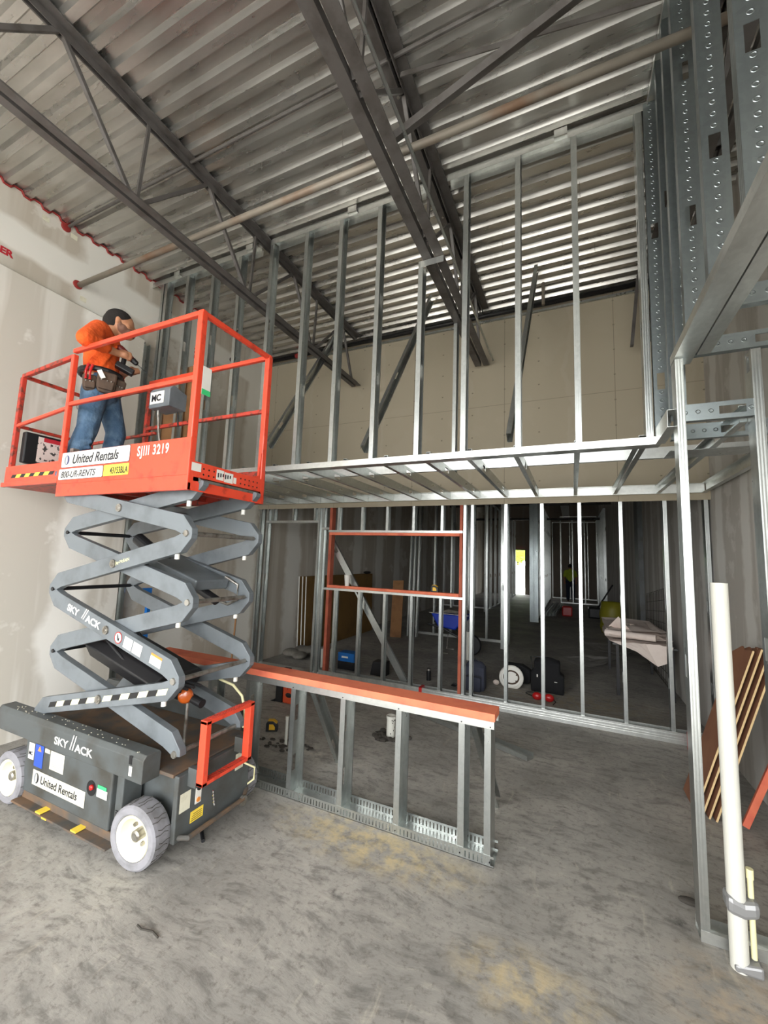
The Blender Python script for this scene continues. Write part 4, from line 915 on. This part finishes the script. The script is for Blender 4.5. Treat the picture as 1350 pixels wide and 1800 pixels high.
MB().box(-3.32, -3.03, 5.66, 5.86, .12, .25).build('lid', 'bluebox', t, bevel=.008); MB().box(-3.32, -3.03, 5.66, 5.86, .0, .12).build('base', 'black', t, bevel=.008); MB().box(-3.25, -3.14, 5.656, 5.66, .175, .20).build('label', 'white', t)
one(MB().lathe([(.0, 0), (.045, 0), (.045, .28), (.0, .28)], (-3.42, 5.68, 0)), 'paper_roll', 'pvc', 'white roll standing right of the left red jamb', 'roll'); one(MB().lathe([(.0, 0), (.045, 0), (.045, .28), (.0, .28)], (-3.58, 5.62, 0)), 'paper_roll', 'pvc', 'white roll standing left of the left red jamb', 'roll')
one(MB().prism([(-2.74, 0), (-2.50, 0), (-2.50, .20), (-2.70, .20)], 5.62, 5.80, 'Y'), 'black_bin', 'black', 'low black bin behind the second window stud', 'bin', bevel=.01)
t = thing('drink_can', 'tall dark can on the floor behind the window', 'can', (-1.9, 5.83, 0)); MB().lathe([(.0, 0), (.03, 0), (.032, .12), (.026, .135), (.026, .165), (.0, .17)], (-1.9, 5.83, 0)).build('can', 'black', t); MB().lathe([(.0272, .137), (.0272, .163)], (-1.9, 5.83, 0)).build('cap', 'steel', t)
t = thing('backpack', 'slate grey backpack slumped behind the right red jamb', 'backpack', (-1.25, 5.78, 0))
b = MB(); b.box(-1.36, -1.09, 5.72, 5.90, .0, .30); b.ball((-1.225, 5.81, .30), .13, 1.0, .7, .6, 3); b.box(-1.33, -1.13, 5.66, 5.74, .0, .19); b.ball((-1.4, 5.78, .08), .07, 1, .8, 1); b.build('bag', 'bagblue', t, remesh=.015)
MB().tube([(-1.42, 5.72, .03), (-1.50, 5.70, .05), (-1.53, 5.72, .02), (-1.48, 5.74, .01)], .012).build('strap', 'black', t); MB().tube([(-1.28, 5.80, .35), (-1.22, 5.80, .40), (-1.16, 5.80, .35)], .010).build('handle', 'black', t)
MB().tube([(-1.33, 5.62, .2), (-1.22, 5.60, .22), (-1.10, 5.63, .2)], .004).build('zip', 'black', t)
t = thing('hard_hat', 'white hard hat lying upside down with its black suspension showing', 'hard hat', (-.80, 6.12, 0))
hx = Matrix.Translation((-.80, 6.16, .125)) @ Matrix.Rotation(1.15, 4, 'X')
b = MB(); b.lathe([(.135, .0), (.165, -.002), (.165, .006), (.128, .012), (.12, -.05), (.08, -.11), (.0, -.13)], (0, 0, 0), (0, 0, 1), 32); 
for v in b.b.verts: v.co = hx @ v.co
b.build('shell', 'white', t, smooth=True)
b = MB(); b.tube([hx @ Vector((.10*math.cos(a), .085*math.sin(a), .008)) for a in [2*PI*i/24 for i in range(25)]], .010)
for a in (.6, 2.5): b.tube([hx @ Vector((.1*math.cos(a), .085*math.sin(a), .005)), hx @ Vector((0, 0, -.05)), hx @ Vector((-.1*math.cos(a), -.085*math.sin(a), .005))], .010)
b.build('suspension', 'leather', t)
one(MB().ball((-1.0, 6.12, .04), .045, 1, .8, .8), 'white_glove', 'paper', 'small crumpled white cloth beside the hard hat', 'cloth')
t = thing('black_bag', 'big black tool backpack standing behind the right studs', 'backpack', (-.33, 6.2, 0))
b = MB(); b.box(-.50, -.17, 6.12, 6.36, .0, .40); b.box(-.54, -.40, 6.10, 6.3, .0, .26); b.box(-.24, -.12, 6.10, 6.3, .0, .24); b.ball((-.33, 6.22, .38), .14, 1.1, .8, .5, 3); b.build('bag', 'blackcloth', t, remesh=.018)
MB().tube([(-.53, 6.16, .28), (-.54, 6.16, .44), (-.46, 6.18, .45), (-.40, 6.18, .44)], .010).build('handle', 'black', t); MB().box(-.46, -.445, 6.085, 6.09, .2, .235).build('buckle', 'white', t); MB().box(-.24, -.205, 6.085, 6.09, .16, .168).build('buckle', 'white', t)
one(MB().prism([(-.90, .01), (-.93, .26), (-.68, .26), (-.56, .20), (-.57, .02), (-.70, .0)], 6.36, 6.50, 'Y'), 'soft_cooler', 'blackcloth', 'low black soft bag behind the hard hat', 'bag', bevel=.02)
t = thing('ear_muffs', 'red ear muffs lying on the floor in front of the black backpack', 'ear muffs', (-.36, 5.75, 0))
for x in (-.43, -.29): MB().ball((x, 5.75, .05), .06, 1.0, .7, .8, 3).build('ear_cup', 'redplastic', t, smooth=True)
MB().tube([(-.46, 5.76, .03), (-.58, 5.88, .03), (-.56, 5.98, .02), (-.48, 6.0, .02)], .005).build('headband', 'black', t); MB().tube([(-.24, 5.75, .04), (-.21, 5.70, .03), (-.24, 5.64, .01)], .004).build('headband', 'black', t)
# paper on the floor, table with plans
def sheet(name, m, pts, z, label, cat, amp=.02, seed=1, parent=None, th=.002):
    r_ = random.Random(seed); b = MB(); n_ = len(pts); cx = sum(p[0] for p in pts)/n_; cy = sum(p[1] for p in pts)/n_; vs = []; N_ = 6
    for j in range(N_+1):
        k_ = j/N_
        for p in pts: vs.append((cx+(p[0]-cx)*k_, cy+(p[1]-cy)*k_, z+(p[2] if len(p) > 2 else 0)*k_+amp*r_.random()))
    fs = [(j*n_+i, j*n_+(i+1) % n_, (j+1)*n_+(i+1) % n_, (j+1)*n_+i) for j in range(N_) for i in range(n_)]
    b.poly(vs, fs); bmesh.ops.remove_doubles(b.b, verts=b.b.verts, dist=1e-5)
    o = b.build(name, m, parent); sd = o.modifiers.new('thickness', 'SOLIDIFY'); sd.thickness = th
    return tag(o, label, cat) if label else o
sheet('paper_sheet', 'floorpaper', [(-.26, 8.46), (.05, 8.0), (.27, 7.98), (.5, 8.3), (.78, 9.05), (.4, 8.9), (.2, 9.05), (0, 8.8)], .003, 'crumpled grey plastic film on the floor left of the table', 'plastic film', .03, 2)
sheet('paper_sheet', 'floorpaper', [(.1, 10.4), (.4, 9.6), (.9, 9.4), (1.15, 10.0), (.9, 10.5)], .003, 'second grey plastic film farther back on the floor under the table line', 'plastic film', .02, 5)
t = thing('folding_table', 'black legged folding table by the right wall carrying building plans', 'table', (.85, 7.3, 0))
MB().box(.48, 1.22, 6.5, 8.2, .665, .69).build('tabletop', 'greydark', t, bevel=.005)
for x, y in ((.54, 6.56), (.55, 8.13), (1.15, 8.1), (1.17, 6.6)): MB().box(x-.018, x+.018, y-.018, y+.018, 0, .665).build('leg', 'black', t)
r4 = random.Random(9)
for k in range(5):
    x0, x1 = .42+.05*r4.random(), 1.13+.08*r4.random(); y0, y1 = 6.5+.2*r4.random(), 7.6+.4*r4.random(); lab = ['bottom', 'second', 'third', 'fourth', 'top'][k]
    ov = [(x0, y0), (x0+.3, y0-.02), (x1, y0+.03), (x1, (y0+y1)/2), (x1-.02, y1), (x0+.3, y1), (x0, y1-.05), (x0-.02, (y0+y1)/2)]
    sheet('plan_sheet', 'paper', ov, .695+.035*k, 'creased building plan on the table by the right wall, %s of the pile' % lab, 'plan', .035, 20+k)
sheet('plan_sheet', 'paper', [(.45, 6.45, 0), (.75, 6.42, -.10), (.98, 6.42, -.26), (1.10, 6.42, -.20), (1.16, 6.45, 0), (1.0, 6.7, .0), (.6, 6.7, 0)], .71, 'plan sheet draped over the front edge of the table', 'plan', .015, 44)
sheet('plan_sheet', 'paper', [(.42, 6.9, 0), (.58, 6.75, .22), (.74, 6.75, .02), (.7, 7.0, .0)], .80, 'plan sheet with one corner sticking up on the left of the table', 'plan', .0, 45)
one(MB().cyl((.40, 6.62, .80), (.98, 6.50, .80), .045), 'plan_roll', 'paper', 'rolled plans across the front of the pile on the table', 'plan roll')
MB_ = MB()
t = thing('wire_mesh', 'sheet of wire mesh leaning on the right wall behind the table', 'mesh', (1.2, 8.6, 0))
b = MB()
for k in range(15): y = 7.2+.15*k; b.cyl((1.235, y, .0), (1.28, y, 1.45-.25*(k/14)), .004, seg=5)
for k in range(9): f = k/8; b.cyl((1.235+.045*f, 7.15, 1.45*f+.01), (1.235+.045*f, 9.35, 1.2*f+.01), .004, seg=5)
b.build('wires', 'debris', t)
one(MB().box(1.20, 1.285, 9.55, 10.05, 0, 4.2), 'wall_pier', 'greydark', 'dark grey column on the right wall behind the wire mesh', 'column')
t = thing('wheelbarrow', 'blue wheelbarrow parked behind the window studs', 'wheelbarrow', (-2.0, 7.7, 0))
MB().prism([(-2.42, .74), (-2.28, .50), (-1.95, .46), (-1.72, .74)], 7.45, 8.05, 'Y').build('tray', 'bluetray', t, bevel=.03)
MB().box(-2.44, -1.70, 7.43, 7.44, .735, .75).build('tray_rim', 'steel', t); MB().prism([(-2.36, .75), (-2.1, .82), (-1.9, .80), (-1.75, .75)], 7.5, 8.0, 'Y').build('load', 'dust', t, bevel=.02)
for y in (7.55, 7.95): MB().tube([(-2.5, y, .52), (-2.2, y, .46), (-1.72, y, .25)], .02).build('handle', 'black', t); MB().tube([(-2.2, y, .46), (-2.24, y, .02), (-2.1, y, .02)], .015).build('leg', 'steel', t)
MB().lathe([(.06, -.04), (.17, -.04), (.19, 0), (.17, .04), (.06, .04)], (-1.72, 7.75, .19), (0, 1, 0)).build('wheel', 'black', t)
one(MB().cyl((-1.69, 7.36, 0), (-1.69, 7.36, .48), .035), 'pipe_stub', 'pvc', 'white pipe stub rising behind the backpack', 'pipe')
one(MB().bar((-3.55, 8.5, 0), (-3.62, 8.75, 1.22), .26, .02, (0, 1, 0)), 'gypsum_offcut', 'plywood', 'narrow brown board leaning between the two left partitions', 'board')
for k in range(3): tag(prof('metal_stud', (-3.40+.10*k, 8.82, 0), (-3.40+.10*k, 8.95, 3.0), (1, 0, 0), .09, .04, None, 'galv', holes=(.6, 1.9)), 'loose wide stud leaning in the rear room, %s from the left' % ORD[k], 'stud')
def partition(label, axis, a0, a1, c, h, step=.4, cat='stud wall', m='galv', f=.04):
    t = thing('stud_wall', label, cat, (a0, c, 0) if axis == 'X' else (c, a0, 0)); n_ = max(1, round((a1-a0)/step))
    if axis == 'X': prof('base_track', (a0, c, .002), (a1, c, .002), (0, 0, 1), .094, .04, t, 'track', lip=0); prof('top_track', (a0, c, h), (a1, c, h), (0, 0, -1), .094, .04, t, 'track', lip=0)
    else: prof('base_track', (c, a0, .002), (c, a1, .002), (0, 0, 1), .094, .04, t, 'track', lip=0); prof('top_track', (c, a0, h), (c, a1, h), (0, 0, -1), .094, .04, t, 'track', lip=0)
    for k in range(n_+1):
        q = a0+(a1-a0)*k/n_
        p = (q, c, .004) if axis == 'X' else (c, q, .004)
        prof('stud', p, (p[0], p[1], h-.004), (1, 0, 0) if axis == 'X' else (0, 1, 0), .09, f, t, m, holes=(1.2,))
    return t
partition('partition of bare studs across the middle of the rear room behind the wheelbarrow', 'X', -3.35, -1.35, 9.3, 3.9)
partition('short stud return forming the corridor corner beyond the lower wall', 'Y', 8.62, 9.25, -1.28, 3.9, .2)
partition('stud partition at the left rear beyond the first partition', 'X', -4.55, -2.95, 15.5, 3.9)
partition('long stud partition along the right side of the corridor', 'Y', 13.3, 22.3, -1.03, 3.9, 1.1)
partition('stud partition on the left side of the corridor near the bright door', 'Y', 14.5, 22.5, -2.75, 3.9, 1.0)
partition('far stud partition behind the worker in lime', 'X', -.95, 1.1, 23.0, 3.9)
partition('low light stud partition in front of the worker in lime', 'X', -.5, .98, 20.3, 3.9, .5)
partition('stud partition along the right wall at the far end', 'Y', 17.5, 22.8, 1.12, 3.9, .6)
t = thing('metal_post', 'wide metal end post standing in the corridor', 'post', (-1.05, 13.1, 0))
MB().box(-1.17, -.93, 13.05, 13.2, 0, 3.9).build('post', 'galv_web', t)
S(MB().box(-4.55, -.96, YB-.12, YB-.10, 2.6, 4.9), 'trim_2', 'wall_far')
for k, (y, z) in enumerate(((12.5, 3.75), (16.5, 3.95), (19.5, 3.7))):
    one(MB().cyl((XL+.002, y, z), (XW-.002, y, z), .05), 'overhead_pipe', 'primer', 'dark pipe running across under the rear room deck, %s from the front' % ORD[k], 'pipe')
one(MB().box(-.4, -.1, 10, 22, 4.0, 4.3), 'air_duct', 'galv', 'grey air duct running back under the rear room deck', 'duct')
t = thing('stud_bundle', 'bundle of metal studs lying on the far floor right of the corridor', 'stud bundle', (-.8, 17, 0))
for k in range(4): prof('stud', (-.86+.10*k, 14.6+.1*k, .012), (-.72+.10*k, 19.2, .012), (0, 0, 1), .09, .10, t, 'galv')
one(MB().box(-.34, -.02, 15.2, 15.6, 0, .33), 'fuel_can', 'redplastic', 'red fuel can on the far floor', 'can', bevel=.04)
t = thing('yellow_hose_reel', 'dull yellow coil standing beyond the table', 'coil', (.95, 12.2, 0))
MB().lathe([(.0, 0), (.26, 0), (.30, .15), (.28, .3), (.31, .45), (.28, .6), (.26, .78), (.0, .80)], (.92, 12.2, .02)).build('coil', 'yellowdrum', t, smooth=True)
t = thing('floor_machine', 'black floor machine with a slanted handle at the far right', 'machine', (.85, 15.5, 0))
MB().box(.45, 1.05, 15.2, 15.8, .0, .35).build('body', 'black', t, bevel=.05); MB().cyl((.72, 15.4, .3), (1.2, 15.6, 1.1), .025).build('handle', 'black', t)
t = thing('exit_sign', 'small red lit exit sign above the bright far doorway', 'exit sign', (-2.62, 23.8, 2.75)); MB().box(-2.76, -2.50, 23.84, 23.88, 2.68, 2.86).build('sign', 'exit', t)
text('EXIT', .13, 'white', t, (-2.745, 23.835, 2.72), (1, 0, 0), (0, 0, 1), sx=.8)
# worker in the far room, seen from behind
far = thing('person', 'person in a lime shirt and dark jeans seen from behind in the far room', 'person', (-.10, 21.6, 0))
def F(x, y, z): return Vector((-.10+x, 21.6+y, z))
def fl(b, pts):
    for (a, ra), (c, rc) in zip(pts[:-1], pts[1:]): b.capsule(F(*a), F(*c), ra, rc)
    return b
b = MB(); b.ball(F(0, .06, 1.60), .10, .85, 1, 1.15, 3); b.capsule(F(0, .15, 1.58), F(0, .17, 1.56), .015)
for s_ in (-1, 1):
    b.ball(F(s_*.085, .05, 1.6), .025); fl(b, [((s_*.20, 0, 1.38), .055), ((s_*.27, .03, 1.10), .042), ((s_*.25, .12, .88), .03)])
    for i in range(4): fl(b, [((s_*.25+(i-1.5)*.018, .13, .86), .012), ((s_*.25+(i-1.5)*.018, .15, .79), .009)])
    fl(b, [((s_*.25-s_*.03, .13, .86), .013), ((s_*.25-s_*.05, .16, .82), .010)]); fl(b, [((s_*.1, 0, .92), .09), ((s_*.11, 0, .5), .06), ((s_*.11, 0, .1), .05)])
fl(b, [((0, .02, 1.48), .06), ((0, 0, 1.3), .12), ((0, 0, .95), .12)]); b.build('body', 'skin', far, remesh=.012)
b = MB(); fl(b, [((0, 0, 1.40), .13), ((0, 0, 1.2), .15), ((0, 0, 1.0), .155)]); 
for s_ in (-1, 1): fl(b, [((0, 0, 1.40), .1), ((s_*.19, 0, 1.38), .08), ((s_*.25, .02, 1.18), .065)])
b.ball(F(0, 0, 1.2), .2, 1.05, .7, 1.2, 3); b.build('shirt', 'hiviz', far, remesh=.015)
b = MB(); fl(b, [((-.06, 0, .95), .13), ((.06, 0, .95), .13)])
for s_ in (-1, 1): fl(b, [((s_*.1, 0, .9), .11), ((s_*.11, 0, .5), .085), ((s_*.11, 0, .1), .075)])
b.build('jeans', 'darkblue', far, remesh=.015)
MB().ball(F(0, .05, 1.64), .11, .9, 1, 1.0, 3).build('hair', 'hair', far)
for s_ in (-1, 1): MB().capsule(F(s_*.11, -.02, .05), F(s_*.11, .16, .045), .05, .045).build('boot', 'leather', far)
# outside the far door: pale wall and a tree
S(MB().box(-8, 3, 31, 31.2, -.1, 1.55), 'trim_3', 'outside')
t = thing('tree', 'bright green tree seen through the far doorway', 'tree', (-3.9, 34, 0))
MB().cyl((-3.9, 34, -.05), (-3.9, 34, 2.2), .15, .1).build('trunk', 'bark', t)
b = MB(); r5 = random.Random(4)
for k in range(420):
    a = r5.random()*2*PI; ph = math.acos(2*r5.random()-1); r = 1.7*(.5+.5*r5.random()); c = Vector((-3.9+r*math.sin(ph)*math.cos(a), 34+r*math.sin(ph)*math.sin(a), 2.9+r*math.cos(ph)*.9))
    q = Matrix.Rotation(r5.random()*6, 4, 'Z') @ Matrix.Rotation(r5.random()*6, 4, 'X'); s_ = .12+.12*r5.random()
    b.poly([c+q @ Vector(v) for v in ((-s_, 0, 0), (0, -s_*.5, .02), (s_, 0, 0), (0, s_*.5, .02))], ((0, 1, 2, 3),))
b.ball((-3.9, 34, 2.9), 1.25, 1, 1, .9, 3); b.build('foliage', 'leaf', t)
